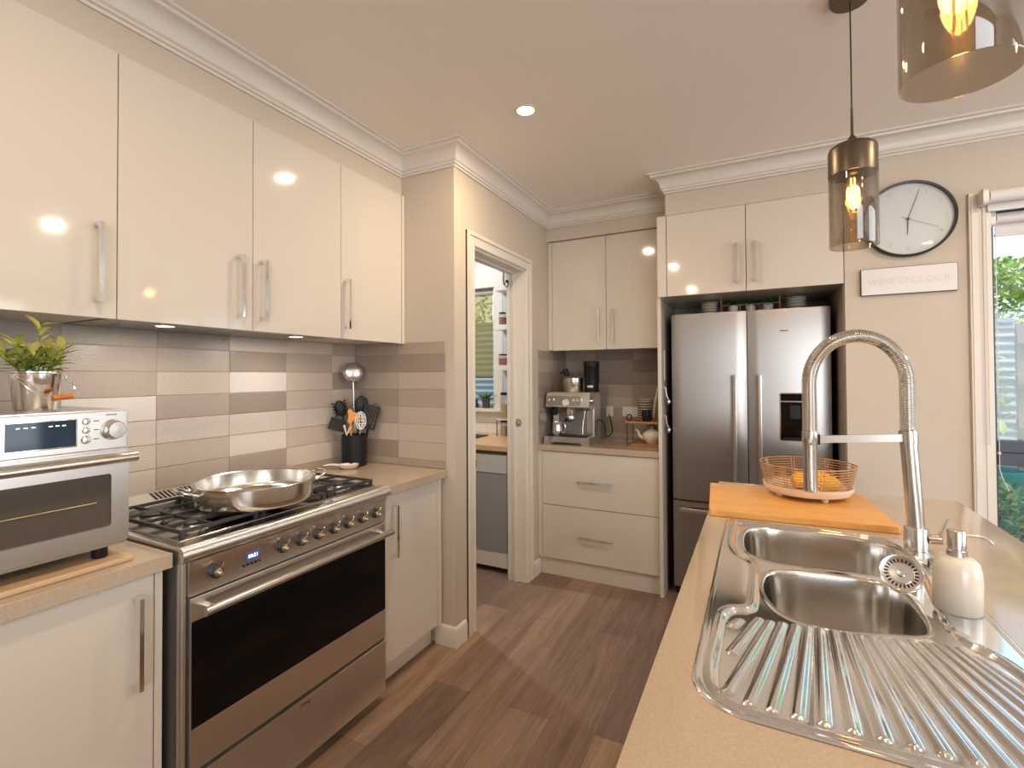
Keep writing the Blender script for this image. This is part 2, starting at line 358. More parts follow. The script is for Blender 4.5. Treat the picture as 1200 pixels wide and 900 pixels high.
# pantry shell
PX0, PX1, PZ0, PZ1 = -1.15, -0.255, 1.115, 2.15
b = MB(); b.box(-2.1, PX0, 3.75, 3.84, 0, CEIL); b.box(PX1, 0.222, 3.75, 3.84, 0, CEIL); b.box(PX0, PX1, 3.75, 3.84, 0, PZ0); b.box(PX0, PX1, 3.75, 3.84, PZ1, CEIL)
struct(b, 'wall_pantry_back', trim_paint, smooth=0)
struct(MB().box(-2.1, -2.0, 2.27, 3.75, 0, CEIL), 'wall_pantry_end', wall_paint, smooth=0)
# cornice: a stepped cove swept round the room's edge with mitred corners
def sweep(path, prof, name, mat_):
    P = [Vector((x, y)) for x, y in path]; b = MB(); loops = []
    for i, p in enumerate(P):
        d0 = (P[i]-P[i-1]).normalized() if i else (P[1]-P[0]).normalized()
        d1 = (P[i+1]-P[i]).normalized() if i < len(P)-1 else d0
        n0, n1 = Vector((d0.y, -d0.x)), Vector((d1.y, -d1.x))
        mt = (n0+n1)/(1+n0.dot(n1)); loops.append([(p.x+mt.x*d, p.y+mt.y*d, z) for d, z in prof])
    b.loft(loops); return struct(b, name, mat_, smooth=35)
H = CEIL
prof = [(0, H), (0.088, H), (0.088, H-0.010), (0.076, H-0.013), (0.073, H-0.022)]
for k in range(7):
    a = R(90*k/6); prof.append((0.070-0.046*math.sin(a), H-0.024-0.058*(1-math.cos(a))))
prof += [(0.022, H-0.084), (0.016, H-0.088), (0.016, H-0.098), (0.008, H-0.101), (0.008, H-0.112), (0, H-0.112)]
sweep([(0.008, -1.2), (0.008, 2.17), (0.352, 2.17), (0.352, 3.445), (1.26, 3.445), (1.26, 3.117), (6.1, 3.117)], prof, 'trim_1', trim_paint)
# skirting
sk = [(0, 0), (0.016, 0), (0.016, 0.088), (0.012, 0.098), (0.006, 0.102), (0, 0.102)]
sweep([(0.235, 2.17), (0.352, 2.17), (0.352, 2.262)], sk, 'baseboard_1', trim_paint)
sweep([(0.352, 3.155), (0.352, 3.262)], sk, 'baseboard_2', trim_paint)
sweep([(2.153, 3.117), (WX0-0.09, 3.117)], sk, 'baseboard_3', trim_paint)
# pantry doorway: jamb lining, stop beads and architrave
d1 = MB()
J = 0.02
d1.box(0.215, 0.354, DY0, DY0+J*0.4, 0, DH, 0.002); d1.box(0.215, 0.354, DY1-J, DY1, 0, DH, 0.002); d1.box(0.215, 0.354, DY0, DY1, DH-J, DH, 0.002)
d1.box(0.265, 0.285, DY1-J-0.012, DY1-J, 0, DH-J, 0.002); d1.box(0.225, 0.245, DY1-J-0.012, DY1-J, 0, DH-J, 0.002); d1.box(0.265, 0.285, DY0, DY1-J, DH-J-0.012, DH-J, 0.002)
def arch(b, x, y0, y1, zt, w):          # architrave with a raised outer bead, facing +x
    for off, ww, th in ((0, w, 0.012), (w-0.022, 0.022, 0.019), (0.004, 0.012, 0.016)):
        b.box(x, x+th, y0-off-ww, y0-off, 0, zt+off+ww, 0.002); b.box(x, x+th, y1+off, y1+off+ww, 0, zt+off+ww, 0.002)
        b.box(x, x+th, y0-off, y1+off, zt+off, zt+off+ww, 0.002)
arch(d1, 0.352, DY0+0.004, DY1-0.008, DH-0.008, 0.078)
door = struct(d1, 'door_1', trim_paint)
l = MB(); l.cyl((0.300, DY1-J, 1.076), (0.300, DY1-J-0.006, 1.076), 0.026, n=24); l.cyl((0.300, DY1-J-0.006, 1.076), (0.300, DY1-J-0.014, 1.076), 0.016, 0.011, n=24)
o = l.build('latch', brushed_small, door); o['label'] = 'round steel pull'
l = MB(); l.cyl((0.232, DY1-J-0.012, 2.04), (0.232, DY1-J-0.03, 2.04), 0.009, n=16); l.tube([(0.232+0.014*math.cos(a), DY1-J-0.03, 2.02+0.02*math.sin(a)) for a in [2*PI*k/16 for k in range(16)]], 0.003, 6, True)
l.build('hook', dark_metal, door)
# tiles
rows = [0.908, 0.9465, 1.0405, 1.1345, 1.2285, 1.3225, 1.4165, 1.5105, 1.577]
PAL = [srgb(150, 135, 121), srgb(168, 153, 139), srgb(184, 170, 156), srgb(200, 188, 175), srgb(212, 203, 192)]
def tiles(name, axis, const, sgn, cols, table, tone=1.0, warm=0):
    bm = bmesh.new(); tl = bm.loops.layers.float_color.new('tint'); rl = bm.loops.layers.float_vector.new('relief'); rnd = random.Random(hash(name) % 1000 if 0 else len(name))
    def P(a, z, d): return (const+sgn*d, a, z) if axis == 'x' else (a, const+sgn*d, z)
    g = 0.0011; e = 0.0013
    for ci in range(len(cols)-1):
        for ri in range(len(rows)-1):
            a0, a1, z0, z1 = cols[ci]+g, cols[ci+1]-g, rows[ri]+g, rows[ri+1]-g
            code = table.get(ci, {}).get(ri) if table else None
            lv, pt = code if code else (rnd.choice([0, 1, 1, 2, 2, 3]), rnd.choice('llln' 'cv'))
            k_ = tone*rnd.uniform(0.94, 1.06); c = [x*k_ for x in PAL[lv]]; c[2] *= 1-warm
            rel = {'l': (0, 0, 1.1), 'n': (0, 0, 0.5), 'c': (0.42, 0, 0.3), 'v': (0, 0.28, 0.4)}[pt]
            o_ = [bm.verts.new(P(a, z, 0.0045)) for a, z in ((a0, z0), (a1, z0), (a1, z1), (a0, z1))]
            i_ = [bm.verts.new(P(a, z, 0.0065)) for a, z in ((a0+e, z0+e), (a1-e, z0+e), (a1-e, z1-e), (a0+e, z1-e))]
            k_ = [bm.verts.new(P(a, z, 0.0)) for a, z in ((a0, z0), (a1, z0), (a1, z1), (a0, z1))]
            fs = [bm.faces.new(i_)]+[bm.faces.new((o_[k], o_[(k+1) % 4], i_[(k+1) % 4], i_[k])) for k in range(4)]+[bm.faces.new((k_[k], k_[(k+1) % 4], o_[(k+1) % 4], o_[k])) for k in range(4)]
            for f in fs:
                for lp in f.loops: lp[tl] = (*c, 1); lp[rl] = rel
    a0, a1 = cols[0], cols[-1]
    f = bm.faces.new([bm.verts.new(P(a, z, 0.0042)) for a, z in ((a0, rows[0]), (a1, rows[0]), (a1, rows[-1]), (a0, rows[-1]))]); f.material_index = 1
    bmesh.ops.recalc_face_normals(bm, faces=bm.faces)
    me = bpy.data.meshes.new(name); bm.to_mesh(me); bm.free(); me.materials.append(tile_mat); me.materials.append(grout)
    o = bpy.data.objects.new(name, me); COL.objects.link(o); o['kind'] = 'structure'
    nrm = Vector((sgn, 0, 0)) if axis == 'x' else Vector((0, sgn, 0))
    if me.polygons[0].normal.dot(nrm) < 0: me.flip_normals()
    return o
T = {3: {7: (1, 'c'), 6: (1, 'l'), 5: (1, 'l'), 4: (4, 'n'), 3: (3, 'n'), 2: (3, 'v'), 1: (3, 'n'), 0: (3, 'n')},
     4: {7: (0, 'v'), 6: (1, 'l'), 5: (2, 'l'), 4: (1, 'l'), 3: (3, 'l'), 2: (2, 'l'), 1: (2, 'c'), 0: (2, 'l')},
     5: {7: (2, 'n'), 6: (0, 'l'), 5: (4, 'n'), 4: (0, 'l'), 3: (3, 'v'), 2: (4, 'n'), 1: (1, 'l'), 0: (2, 'l')},
     6: {7: (2, 'n'), 6: (1, 'l'), 5: (2, 'l'), 4: (2, 'l'), 3: (3, 'l'), 2: (2, 'n'), 1: (3, 'n'), 0: (1, 'l')},
     7: {7: (1, 'l'), 6: (2, 'l'), 5: (0, 'l'), 4: (2, 'n'), 3: (2, 'l'), 2: (2, 'n'), 1: (2, 'l'), 0: (1, 'l')},
     2: {7: (0, 'l'), 6: (1, 'l'), 5: (1, 'l'), 4: (1, 'l'), 3: (1, 'c'), 2: (2, 'l')}}
tiles('wall_left_tiles', 'x', -0.332, 1, [-0.109, 0.191, 0.491, 0.791, 1.0905, 1.39, 1.69, 1.99, 2.17][0:1]+[0.191, 0.491, 0.791, 1.0905, 1.39, 1.69, 1.99, 2.163], T)
T2 = {0: {7: (1, 'l'), 6: (0, 'l'), 5: (1, 'l'), 4: (0, 'v'), 3: (1, 'v'), 2: (2, 'l'), 1: (0, 'v'), 0: (1, 'l')},
      1: {7: (1, 'v'), 6: (0, 'l'), 5: (2, 'l'), 4: (1, 'l'), 3: (2, 'v'), 2: (2, 'l'), 1: (2, 'n'), 0: (1, 'l')}}
tiles('wall_pillar_tiles', 'y', 2.17, -1, [-0.325, -0.013, 0.298], T2)
T3 = {c: {r: ((1, 1, 0, 1, 0, 1, 2, 1)[(r+3*c) % 8], 'l') for r in range(8)} for c in range(4)}  # darker levels and tone put the coffee nook's shade into both tile fields
tiles('wall_back_tiles', 'y', 3.84, -1, [0.359, 0.60, 0.90, 1.186], T3, 0.9)
tiles('wall_pantry_tiles', 'x', 0.352, 1, [3.262, 3.54, 3.833], T3, 0.9)
# window beside the clock: architrave, frame, rail and panes
w = MB()
w.box(WX0-0.075, WX0+0.004, 3.098, 3.117, 0.04, WZ1, 0.003); w.box(WX0-0.03, WX0-0.018, 3.094, 3.1, 0.04, WZ1+0.02, 0.002); w.box(WX0-0.068, WX0-0.058, 3.094, 3.1, 0.04, WZ1+0.06, 0.002)
w.box(WX1-0.004, WX1+0.075, 3.098, 3.117, 0.04, WZ1, 0.003); w.box(WX0-0.075, WX1+0.075, 3.098, 3.117, WZ1, WZ1+0.075, 0.004); w.box(WX0-0.075, WX1+0.075, 3.085, 3.117, WZ0-0.08, WZ0, 0.004)
w.box(WX0, WX0+0.006, 3.117, 3.2, WZ0, WZ1); w.box(WX0, WX1, 3.117, 3.2, WZ1-0.006, WZ1); w.box(WX0, WX1, 3.117, 3.2, WZ0, WZ0+0.006)
win = struct(w, 'window_1', trim_paint)
f = MB()
f.box(WX0+0.006, WX0+0.042, 3.20, 3.25, WZ0, WZ1, 0.003); f.box(WX1-0.042, WX1, 3.20, 3.25, WZ0, WZ1, 0.003); f.box(WX0+0.042, WX1-0.042, 3.20, 3.25, WZ1-0.05, WZ1, 0.003)
f.box(WX0+0.042, WX1-0.042, 3.20, 3.25, WZ0, WZ0+0.05, 0.003); f.box(WX0+0.042, WX1-0.042, 3.19, 3.255, 0.955, 1.015, 0.004); f.box(WX0+0.042, WX1-0.042, 3.195, 3.25, 1.015, 1.07, 0.004); f.box(3.6, 3.65, 3.20, 3.25, WZ0, WZ1, 0.003)
f.build('window_frame', window_dark, win)
for z0, z1 in ((WZ0+0.05, 0.955), (1.07, WZ1-0.05)): MB().box(WX0+0.042, WX1-0.042, 3.226, 3.232, z0, z1).build('pane', clear_glass, win, 0)
# pantry window
w = MB()
w.box(PX1-0.004, PX1+0.085, 3.732, 3.75, PZ0-0.02, PZ1+0.02, 0.003); w.box(PX0-0.085, PX0+0.004, 3.732, 3.75, PZ0-0.02, PZ1+0.02, 0.003)
w.box(PX0-0.1, PX1+0.1, 3.715, 3.75, PZ1, PZ1+0.15, 0.003); w.box(PX0-0.09, PX1+0.09, 3.69, 3.83, PZ0-0.03, PZ0, 0.004)
win2 = struct(w, 'window_2', trim_paint)
f = MB(); f.box(PX1-0.03, PX1, 3.79, 3.83, PZ0, PZ1, 0.002); f.box(PX0, PX0+0.03, 3.79, 3.83, PZ0, PZ1, 0.002); f.box(PX0+0.03, PX1-0.03, 3.79, 3.83, PZ1-0.035, PZ1, 0.002); f.box(PX0+0.03, PX1-0.03, 3.79, 3.83, PZ0, PZ0+0.035, 0.002)
f.build('window_frame', trim_paint, win2)
MB().box(PX0+0.03, PX1-0.03, 3.808, 3.813, PZ0+0.035, PZ1-0.035).build('pane', clear_glass, win2, 0)
# ================================================================ cabinets along the stove wall
def handle(b, p0, p1, out, w=0.011, t_=0.009):      # square D-handle between two points, standing off along `out`
    p0, p1, n = Vector(p0), Vector(p1), Vector(out); d = (p1-p0).normalized(); s = d.cross(n).normalized(); L = n.length; n = n.normalized()
    def bar(a, c, hw, ht, sd, nd):
        vs = [[a+sd*hw*i+nd*ht*j for i, j in ((-1, -1), (1, -1), (1, 1), (-1, 1))], [c+sd*hw*i+nd*ht*j for i, j in ((-1, -1), (1, -1), (1, 1), (-1, 1))]]
        b.loft(vs)
    bar(p0+n*L, p1+n*L, w/2, t_/2, s, n)
    for q in (p0+d*w/2, p1-d*w/2): bar(q, q+n*(L-t_/2), w/2, w/2, s, d)
    return b
def door_x(parent, x, y0, y1, z0, z1, hy=None, hz=None, name='door'):
    d = MB().box(x, x+0.018, y0+0.0015, y1-0.0015, z0, z1, 0.0015).build(name, gloss_white, parent)
    if hy is not None:
        handle(MB(), (x+0.018, hy, hz[0]), (x+0.018, hy, hz[1]), (0.03, 0, 0)).build('handle', chrome, d)
    return d
def door_y(parent, y, x0, x1, z0, z1, h=None, name='door'):
    d = MB().box(x0+0.0015, x1-0.0015, y-0.018, y, z0, z1, 0.0015).build(name, gloss_white, parent)
    if h is not None:
        handle(MB(), (h[0], y-0.018, h[1]), (h[2], y-0.018, h[3]), (0, -0.03, 0)).build('handle', chrome, d)
    return d
UG = 'white gloss wall cabinets over the stove bench'
HZ = (1.617, 1.849)
def upper(label, y0, y1, doors, floor_z=1.579):
    c = thing('wall_cabinet', label, 'cabinet', (-0.15, (y0+y1)/2, floor_z), UG)
    b = MB(); x0, x1 = -0.322, 0.0105
    b.box(x0, x1, y0+0.0005, y1-0.0005, floor_z, floor_z+0.018); b.box(x0, x1, y0+0.0005, y1-0.0005, 2.366, 2.384)
    b.box(x0, x1, y0+0.0005, y0+0.018, floor_z+0.018, 2.366); b.box(x0, x1, y1-0.018, y1-0.0005, floor_z+0.018, 2.366); b.box(x0, x0+0.008, y0+0.018, y1-0.018, floor_z+0.018, 2.366)
    b.build('carcass', carcass_white, c, 0)
    for d0, d1, hy in doors: door_x(c, 0.012, d0, d1, 1.571, 2.384, hy, HZ)
    return c
upper('white gloss wall cabinet above the toaster oven, nearest the camera', 0.33, 0.791, [(0.33, 0.791, 0.737)])
hood_cab = upper('white gloss two-door wall cabinet above the cooktop with a range hood below it', 0.791, 1.70, [(0.791, 1.2455, 1.186), (1.2455, 1.70, 1.283)], 1.62)
e = upper('white gloss single-door wall cabinet against the pillar above the utensil crock', 1.70, 2.163, [(1.70, 2.143, 1.724)])
MB().box(0.004, 0.031, 2.1445, 2.168, 1.571, 2.384).build('filler_strip', gloss_white, e, 0)
h = thing('range_hood', 'slim grey range hood with two round lamps under the wall cabinets', 'range hood', (-0.15, 1.245, 1.58))
b = MB(); b.box(-0.322, 0.008, 0.795, 1.696, 1.575, 1.6195, 0.003); b.build('body', grey_panel, h)
for y0, y1 in ((0.87, 1.23), (1.26, 1.62)):
    b = MB()
    for k in range(24): b.box(-0.29, -0.125, y0+k*(y1-y0)/24+0.002, y0+(k+0.6)*(y1-y0)/24, 1.5732, 1.5746)
    b.build('filter', brushed_small, h, 0)
for y in (0.976, 1.52):
    b = MB(); b.lathe([(0.036, 0), (0.036, -0.004), (0.028, -0.006), (0.028, -0.001)], (-0.058, y, 1.5748)); r_ = b.build('lamp', chrome, h)
    MB().lathe([(0.027, 0), (0.027, -0.002)], (-0.058, y, 1.5715)).build('lens', lamp_cool, r_)
    light('hood_light', 'AREA', (-0.058, y, 1.566), HOOD_W, (1, 0.93, 0.85), (0, 0, -1), 0.05)
# base cabinets, worktops
def base_x(label, y0, y1, dy0, dy1, hy, hz, side0=True):
    c = thing('base_cabinet', label, 'cabinet', (-0.02, (y0+y1)/2, 0))
    b = MB(); b.box(-0.31, 0.258, y0, y0+0.018, 0.118, 0.866); b.box(-0.31, 0.258, y1-0.018, y1, 0.118, 0.866); b.box(-0.31, 0.258, y0+0.018, y1-0.018, 0.118, 0.136); b.box(-0.31, -0.30, y0+0.018, y1-0.018, 0.136, 0.866); b.box(0.2, 0.258, y0+0.018, y1-0.018, 0.84, 0.866)
    b.build('carcass', carcass_white, c, 0)
    MB().box(0.195, 0.213, y0, y1, 0.0, 0.118, 0.001).build('kickboard', gloss_white, c)
    door_x(c, 0.262, dy0, dy1, 0.122, 0.862, hy, hz)
    return c
c = base_x('white gloss base cabinet under the toaster oven, left of the stove', -0.25, 0.79, 0.18, 0.769, 0.722, (0.575, 0.815))
MB().box(0.262, 0.28, 0.7705, 0.79, 0.122, 0.862, 0.001).build('end_strip', gloss_white, c)
door_x(c, 0.262, -0.25, 0.179, 0.122, 0.862)
c = base_x('white gloss narrow base cabinet between the stove and the pillar', 1.70, 2.15, 1.703, 2.112, 1.762, (0.584, 0.816))
MB().box(0.262, 0.28, 2.1135, 2.15, 0.122, 0.862, 0.001).build('end_strip', gloss_white, c)
tag(MB().box(-0.33, 0.301, -0.25, 0.806, 0.8665, 0.907, 0.0025).build('worktop', stone), 'beige stone worktop under the toaster oven', 'worktop')
tag(MB().box(-0.33, 0.301, 1.694, 2.168, 0.8665, 0.907, 0.0025).build('worktop', stone), 'beige stone worktop right of the stove, under the utensil crock', 'worktop')
# ================================================================ freestanding cooker
hob_steel = mat('hob_steel', (0.42, 0.40, 0.38), 0.16, 1.0)
XF = 0.315; CY0, CY1 = 0.815, 1.686
ck = thing('cooker', 'wide stainless steel range cooker with black glass oven door and gas hob', 'cooker', (0.0, 1.25, 0))
b = MB(); b.box(-0.30, 0.288, CY0+0.004, CY1-0.004, 0.06, 0.868, 0.002); b.build('body', grey_panel, ck)
for y in (CY0+0.06, CY1-0.06):
    for x in (-0.25, 0.22): MB().cyl((x, y, 0), (x, y, 0.06), 0.02).build('foot', dark_metal, ck)
b = MB()    # side column at the front left with its flutes
b.box(0.286, 0.306, CY0+0.002, CY0+0.024, 0.04, 0.872, 0.004); b.box(0.286, 0.311, CY0+0.012, CY0+0.018, 0.04, 0.872, 0.002)
b.build('side_column', brushed_y, ck)
MB().box(0.286, 0.306, CY1-0.012, CY1-0.002, 0.04, 0.872, 0.003).build('side_column', brushed_y, ck)
# top frame: bullnose front rail swept along y, plus the black hob plate
prof = [(0.262, 0.9045), (0.262, 0.919), (0.300, 0.9195)]+[(0.312+0.024*math.sin(R(a)), 0.8955+0.024*math.cos(R(a))) for a in range(0, 150, 15)]+[(0.316, 0.872), (0.262, 0.872)]
b = MB(); b.loft([[(x, y, z) for x, z in prof] for y in (CY0, CY1)])
b.box(-0.19, 0.262, CY0, CY0+0.022, 0.875, 0.919, 0.003); b.box(-0.19, 0.262, CY1-0.022, CY1, 0.875, 0.919, 0.003)
b.build('hob_frame', brushed_y, ck)
MB().box(-0.188, 0.268, CY0+0.022, CY1-0.022, 0.88, 0.9235, 0.006, 3).build('hob_plate', hob_steel, ck)
b = MB(); b.loft([[(x, y, z) for x, z in ((-0.315, 0.87), (-0.315, 0.962), (-0.285, 0.962), (-0.215, 0.938), (-0.192, 0.932), (-0.188, 0.87))] for y in (CY0, CY1)])
gd = b.build('back_guard', brushed_y, ck)
for y0, y1 in ((1.045, 1.20), (1.29, 1.445)):
    b = MB()
    for k in range(11):
        y = y0+k*(y1-y0)/10; b.loft([[(x+0.0, y-0.004, z+0.0012) for x, z in ((-0.277, 0.9593), (-0.228, 0.9425), (-0.228, 0.9415), (-0.277, 0.9583))], [(x, y+0.004, z+0.0012) for x, z in ((-0.277, 0.9593), (-0.228, 0.9425), (-0.228, 0.9415), (-0.277, 0.9583))]])
    b.build('vent_slot', black_plastic, gd, 0)
# control panel (slanted lip above a flat fascia)
b = MB(); b.loft([[(x, y, z) for x, z in ((0.288, 0.772), (XF, 0.772), (XF, 0.853), (0.321, 0.8695), (0.318, 0.8715), (0.288, 0.8715))] for y in (CY0+0.026, CY1-0.0125)])
pn = b.build('control_panel', brushed_y, ck)
for k, y in enumerate((0.917, 1.150, 1.226, 1.302, 1.376, 1.449, 1.527, 1.606)):
    z = 0.8195; kb = MB(); kb.lathe([(0.019, 0), (0.019, 0.004), (0.0165, 0.006), (0.0165, 0.016), (0.014, 0.0185), (0.0, 0.0185)], (XF, y, z), 28, (1, 0, 0), False)
    ko = kb.build('knob', dark_metal, ck)
    kb = MB(); kb.lathe([(0.013, 0.0183), (0.012, 0.021), (0.006, 0.0225), (0, 0.0225)], (XF, y, z), 24, (1, 0, 0), False); kb.lathe([(0.0055, 0.022), (0.0055, 0.034), (0.004, 0.036), (0, 0.036)], (XF, y, z), 14, (1, 0, 0), False)
    kb.tube([(XF+0.012, y+0.006, z+0.010), (XF+0.024, y+0.009, z+0.016), (XF+0.024, y+0.011, z+0.027)], 0.0028, 8)
    kb.build('cap', mat('knob_brass_steel', (0.70, 0.58, 0.42), 0.2, 1.0) if k == 0 else bpy.data.materials['knob_brass_steel'], ko)
b = MB()
for k in range(20):
    a = R(-40-280*k/19); b.M = Matrix.Translation((XF+0.0004, 0.917, 0.8195)) @ FX @ Matrix.Rotation(a-R(90), 4, 'Z'); b.box(-0.0007, 0.0007, 0.0225, 0.0275 if k % 3 else 0.030, -0.0002, 0.0003)
b.M = None
for y in (1.150, 1.226, 1.302, 1.376, 1.449, 1.527, 1.606):
    for dz, dy in ((0.027, 0), (-0.026, 0), (0.012, 0.026)): b.box(XF, XF+0.0005, y+dy-0.0025, y+dy+0.0025, 0.8195+dz-0.0008, 0.8195+dz+0.0008)
b.build('dial_marking', ink, pn, 0)
MB().lathe([(0.0035, 0), (0.0035, 0.0015), (0, 0.002)], (XF, 0.972, 0.844), 12, (1, 0, 0), False).build('indicator_light', red_mark, pn)
b = MB(); b.box(XF-0.002, XF+0.0015, 1.018, 1.064, 0.815, 0.840, 0.001); dp = b.build('clock_display', lcd_blue, pn)
text('lettering', '00:21', 0.016, lcd_digits, dp, (XF+0.0018, 1.041, 0.8275), FX)
b = MB()
for k in range(5): MB().lathe([(0.0038, 0), (0.0038, 0.004), (0, 0.0045)], (XF, 1.008+k*0.0135, 0.8045), 12, (1, 0, 0), False).build('button', black_plastic, pn)
# oven door
b = MB(); b.box(0.290, XF, CY0+0.030, CY1-0.0125, 0.275, 0.766, 0.003); od = b.build('oven_door', brushed_y, ck)
MB().box(XF-0.002, XF+0.002, CY0+0.034, CY1-0.0165, 0.397, 0.699, 0.001).build('glass', black_glass, od)
b = MB(); hy0, hy1 = 0.858, 1.662
b.tube([(XF+0.050, hy0, 0.735), (XF+0.050, hy1, 0.735)], 0.0125, 20)
for y in (hy0+0.03, hy1-0.03): b.tube([(XF-0.001, y, 0.735), (XF+0.046, y, 0.735)], 0.0085, 14)
b.build('handle', tap_steel, od)
b = MB(); b.box(0.290, XF, CY0+0.030, CY1-0.0125, 0.045, 0.262, 0.003); dr = b.build('storage_drawer', brushed_y, ck)
text('lettering', 'smeg', 0.020, ink, dr, (XF+0.0004, 1.247, 0.242), FX, space=1.1)
# burners and cast-iron grates
BUR = [(0.165, 0.945, 0.030), (-0.055, 0.945, 0.044), (0.055, 1.25, 0.062), (0.165, 1.555, 0.030), (-0.055, 1.555, 0.044)]
for x, y, r_ in BUR:
    b = MB(); b.lathe([(r_+0.02, 0.9235), (r_+0.018, 0.927), (r_+0.006, 0.928), (r_+0.004, 0.936), (r_-0.004, 0.937), (r_-0.004, 0.9235)], (x, y, 0), 36, cap=False); bo = b.build('burner', brushed_small, ck)
    b = MB(); b.lathe([(0, 0.9365), (r_, 0.937), (r_+0.001, 0.943), (r_-0.003, 0.946), (r_*0.5, 0.947), (0, 0.947)], (x, y, 0), 36, cap=False); b.build('burner_cap', cast_iron, bo)
for gy0, gy1, cs in ((CY0+0.028, 1.104, (0.945,)), (1.108, 1.392, (1.25,)), (1.396, CY1-0.028, (1.555,))):
    b = MB(); zt = 0.9495; w_ = 0.0052; x0, x1 = -0.178, 0.256
    def gb(xa, ya, xb, yb, zlo=0.9395):
        d = Vector((xb-xa, yb-ya, 0)).normalized(); n_ = Vector((-d.y, d.x, 0))*w_
        b.loft([[Vector((p[0], p[1], 0))+n_*s_+Vector((0, 0, z)) for s_, z in ((-1, zlo), (1, zlo), (0.7, zt), (-0.7, zt))] for p in ((xa, ya), (xb, yb))])
    gb(x0, gy0+0.01, x1, gy0+0.01); gb(x0, gy1-0.01, x1, gy1-0.01); gb(x0, gy0+0.005, x0, gy1-0.005); gb(x1, gy0+0.005, x1, gy1-0.005)
    for c0 in cs:
        centres = [(-0.055, 0.03), (0.165, 0.022)] if abs(c0-1.25) > 0.01 else [(0.055, 0.04)]
        if len(centres) == 2: gb(0.055, gy0+0.01, 0.055, gy1-0.01)
        for cx_, rr in centres:
            gb(cx_, gy0+0.01, cx_, c0-rr); gb(cx_, c0+rr, cx_, gy1-0.01)
            lo = x0 if cx_ < 0.05 or len(centres) == 1 else 0.055; hi = x1 if cx_ > 0.05 or len(centres) == 1 else 0.055
            gb(lo, c0, cx_-rr, c0); gb(cx_+rr, c0, hi, c0)
    for gx in (x0, x1):
        for gy in (gy0+0.012, gy1-0.012): b.box(gx-0.006, gx+0.006, gy-0.006, gy+0.006, 0.9238, 0.9405)
    b.build('grate', cast_iron, ck)
# ================================================================ wide pan on the hob
px, py, pz = 0.140, 1.182, 0.9500
pan = thing('saute_pan', 'wide shallow stainless steel pan with two loop handles on the hob', 'pan', (px, py, pz))
b = MB(); ro = 0.198
b.lathe([(0, 0.0), (ro-0.026, 0.0), (ro-0.014, 0.004), (ro-0.006, 0.014), (ro-0.002, 0.03), (ro, 0.074), (ro+0.003, 0.077), (ro+0.001, 0.079), (ro-0.003, 0.076), (ro-0.005, 0.03), (ro-0.010, 0.016), (ro-0.024, 0.0075), (0, 0.0065)], (px, py, pz), 72, cap=False)
b.build('pan_body', brushed_pan, pan)
for ang in (R(252), R(72)):
    d = Vector((math.cos(ang), math.sin(ang), 0)); s_ = Vector((-d.y, d.x, 0)); c0 = Vector((px, py, pz+0.058))
    b = MB(); pts = [c0+d*(ro-0.004)+s_*0.052, c0+d*(ro+0.022)+s_*0.050+Vector((0, 0, 0.008)), c0+d*(ro+0.046)+s_*0.036+Vector((0, 0, 0.016)), c0+d*(ro+0.052)+Vector((0, 0, 0.018)),
                     c0+d*(ro+0.046)-s_*0.036+Vector((0, 0, 0.016)), c0+d*(ro+0.022)-s_*0.050+Vector((0, 0, 0.008)), c0+d*(ro-0.004)-s_*0.052]
    b.tube(smooth_open(pts, 5), 0.0048, 10)
    for k in (-1, 1): b.ball(c0+d*(ro+0.0)+s_*0.052*k, 0.010, 0.010, 0.007, 12, 6)
    b.build('handle', chrome, pan)
# ================================================================ toaster oven on its board
tag(MB().box(-0.20, 0.262, 0.20, 0.728, 0.9072, 0.922, 0.004).build('chopping_board', board_pale), 'pale wooden board lying under the toaster oven', 'board')
to = thing('toaster_oven', 'brushed steel countertop toaster oven with glass door and navy display', 'toaster oven', (0.03, 0.48, 0.9225))
TX0, TX1, TY0, TY1, TZ0, TZ1 = -0.175, 0.222, 0.222, 0.730, 0.950, 1.310
b = MB(); b.M = None
prof = rrect(TY0, TY1, TZ0, TZ1, 0.012, 4); b.loft([[(x, y, z) for y, z in prof] for x in (TX0, TX1)]); b.build('housing', brushed_small, to)
fc = MB(); fc.box(TX1, TX1+0.008, TY0+0.004, TY1-0.004, 1.206, TZ1-0.004, 0.003); pnl = fc.build('control_panel', brushed_toaster, to)
sc = MB(); sc.box(TX1+0.007, TX1+0.0095, 0.4745, 0.6135, 1.2215, 1.2925, 0.002); sc.build('screen_bezel', chrome, pnl)
sc = MB(); sc.box(TX1+0.0085, TX1+0.0105, 0.4775, 0.6105, 1.2245, 1.2895, 0.0008); scr = sc.build('screen', screen_navy, pnl)
b = MB()
for y in (0.500, 0.514, 0.528, 0.560, 0.573, 0.586): b.box(TX1+0.0105, TX1+0.0108, y-0.0035, y+0.0035, 1.2765, 1.2785)
b.build('screen_marking', lcd_digits, scr, 0)
for z, r_ in ((1.283, 0.0075), (1.2605, 0.0075), (1.237, 0.0095)):
    b = MB(); b.lathe([(r_+0.0015, 0), (r_+0.0015, 0.001), (r_, 0.0025), (r_*0.9, 0.0045), (0, 0.005)], (TX1+0.008, 0.632, z), 22, (1, 0, 0), False); b.build('button', chrome, pnl)
b = MB()
for z in (1.283, 1.2605, 1.237): b.box(TX1+0.008, TX1+0.0083, 0.648, 0.660, z-0.0012, z+0.0012)
for k in range(6): b.box(TX1+0.008, TX1+0.0083, 0.676+k*0.0042, 0.679+k*0.0042, 1.2955, 1.2985)
b.build('panel_marking', ink, pnl, 0)
b = MB(); b.lathe([(0.027, 0), (0.027, 0.003), (0.023, 0.005), (0.0225, 0.024), (0.020, 0.028), (0, 0.0285)], (TX1+0.008, 0.690, 1.2575), 40, (1, 0, 0), False); b.build('knob', brushed_small, to)
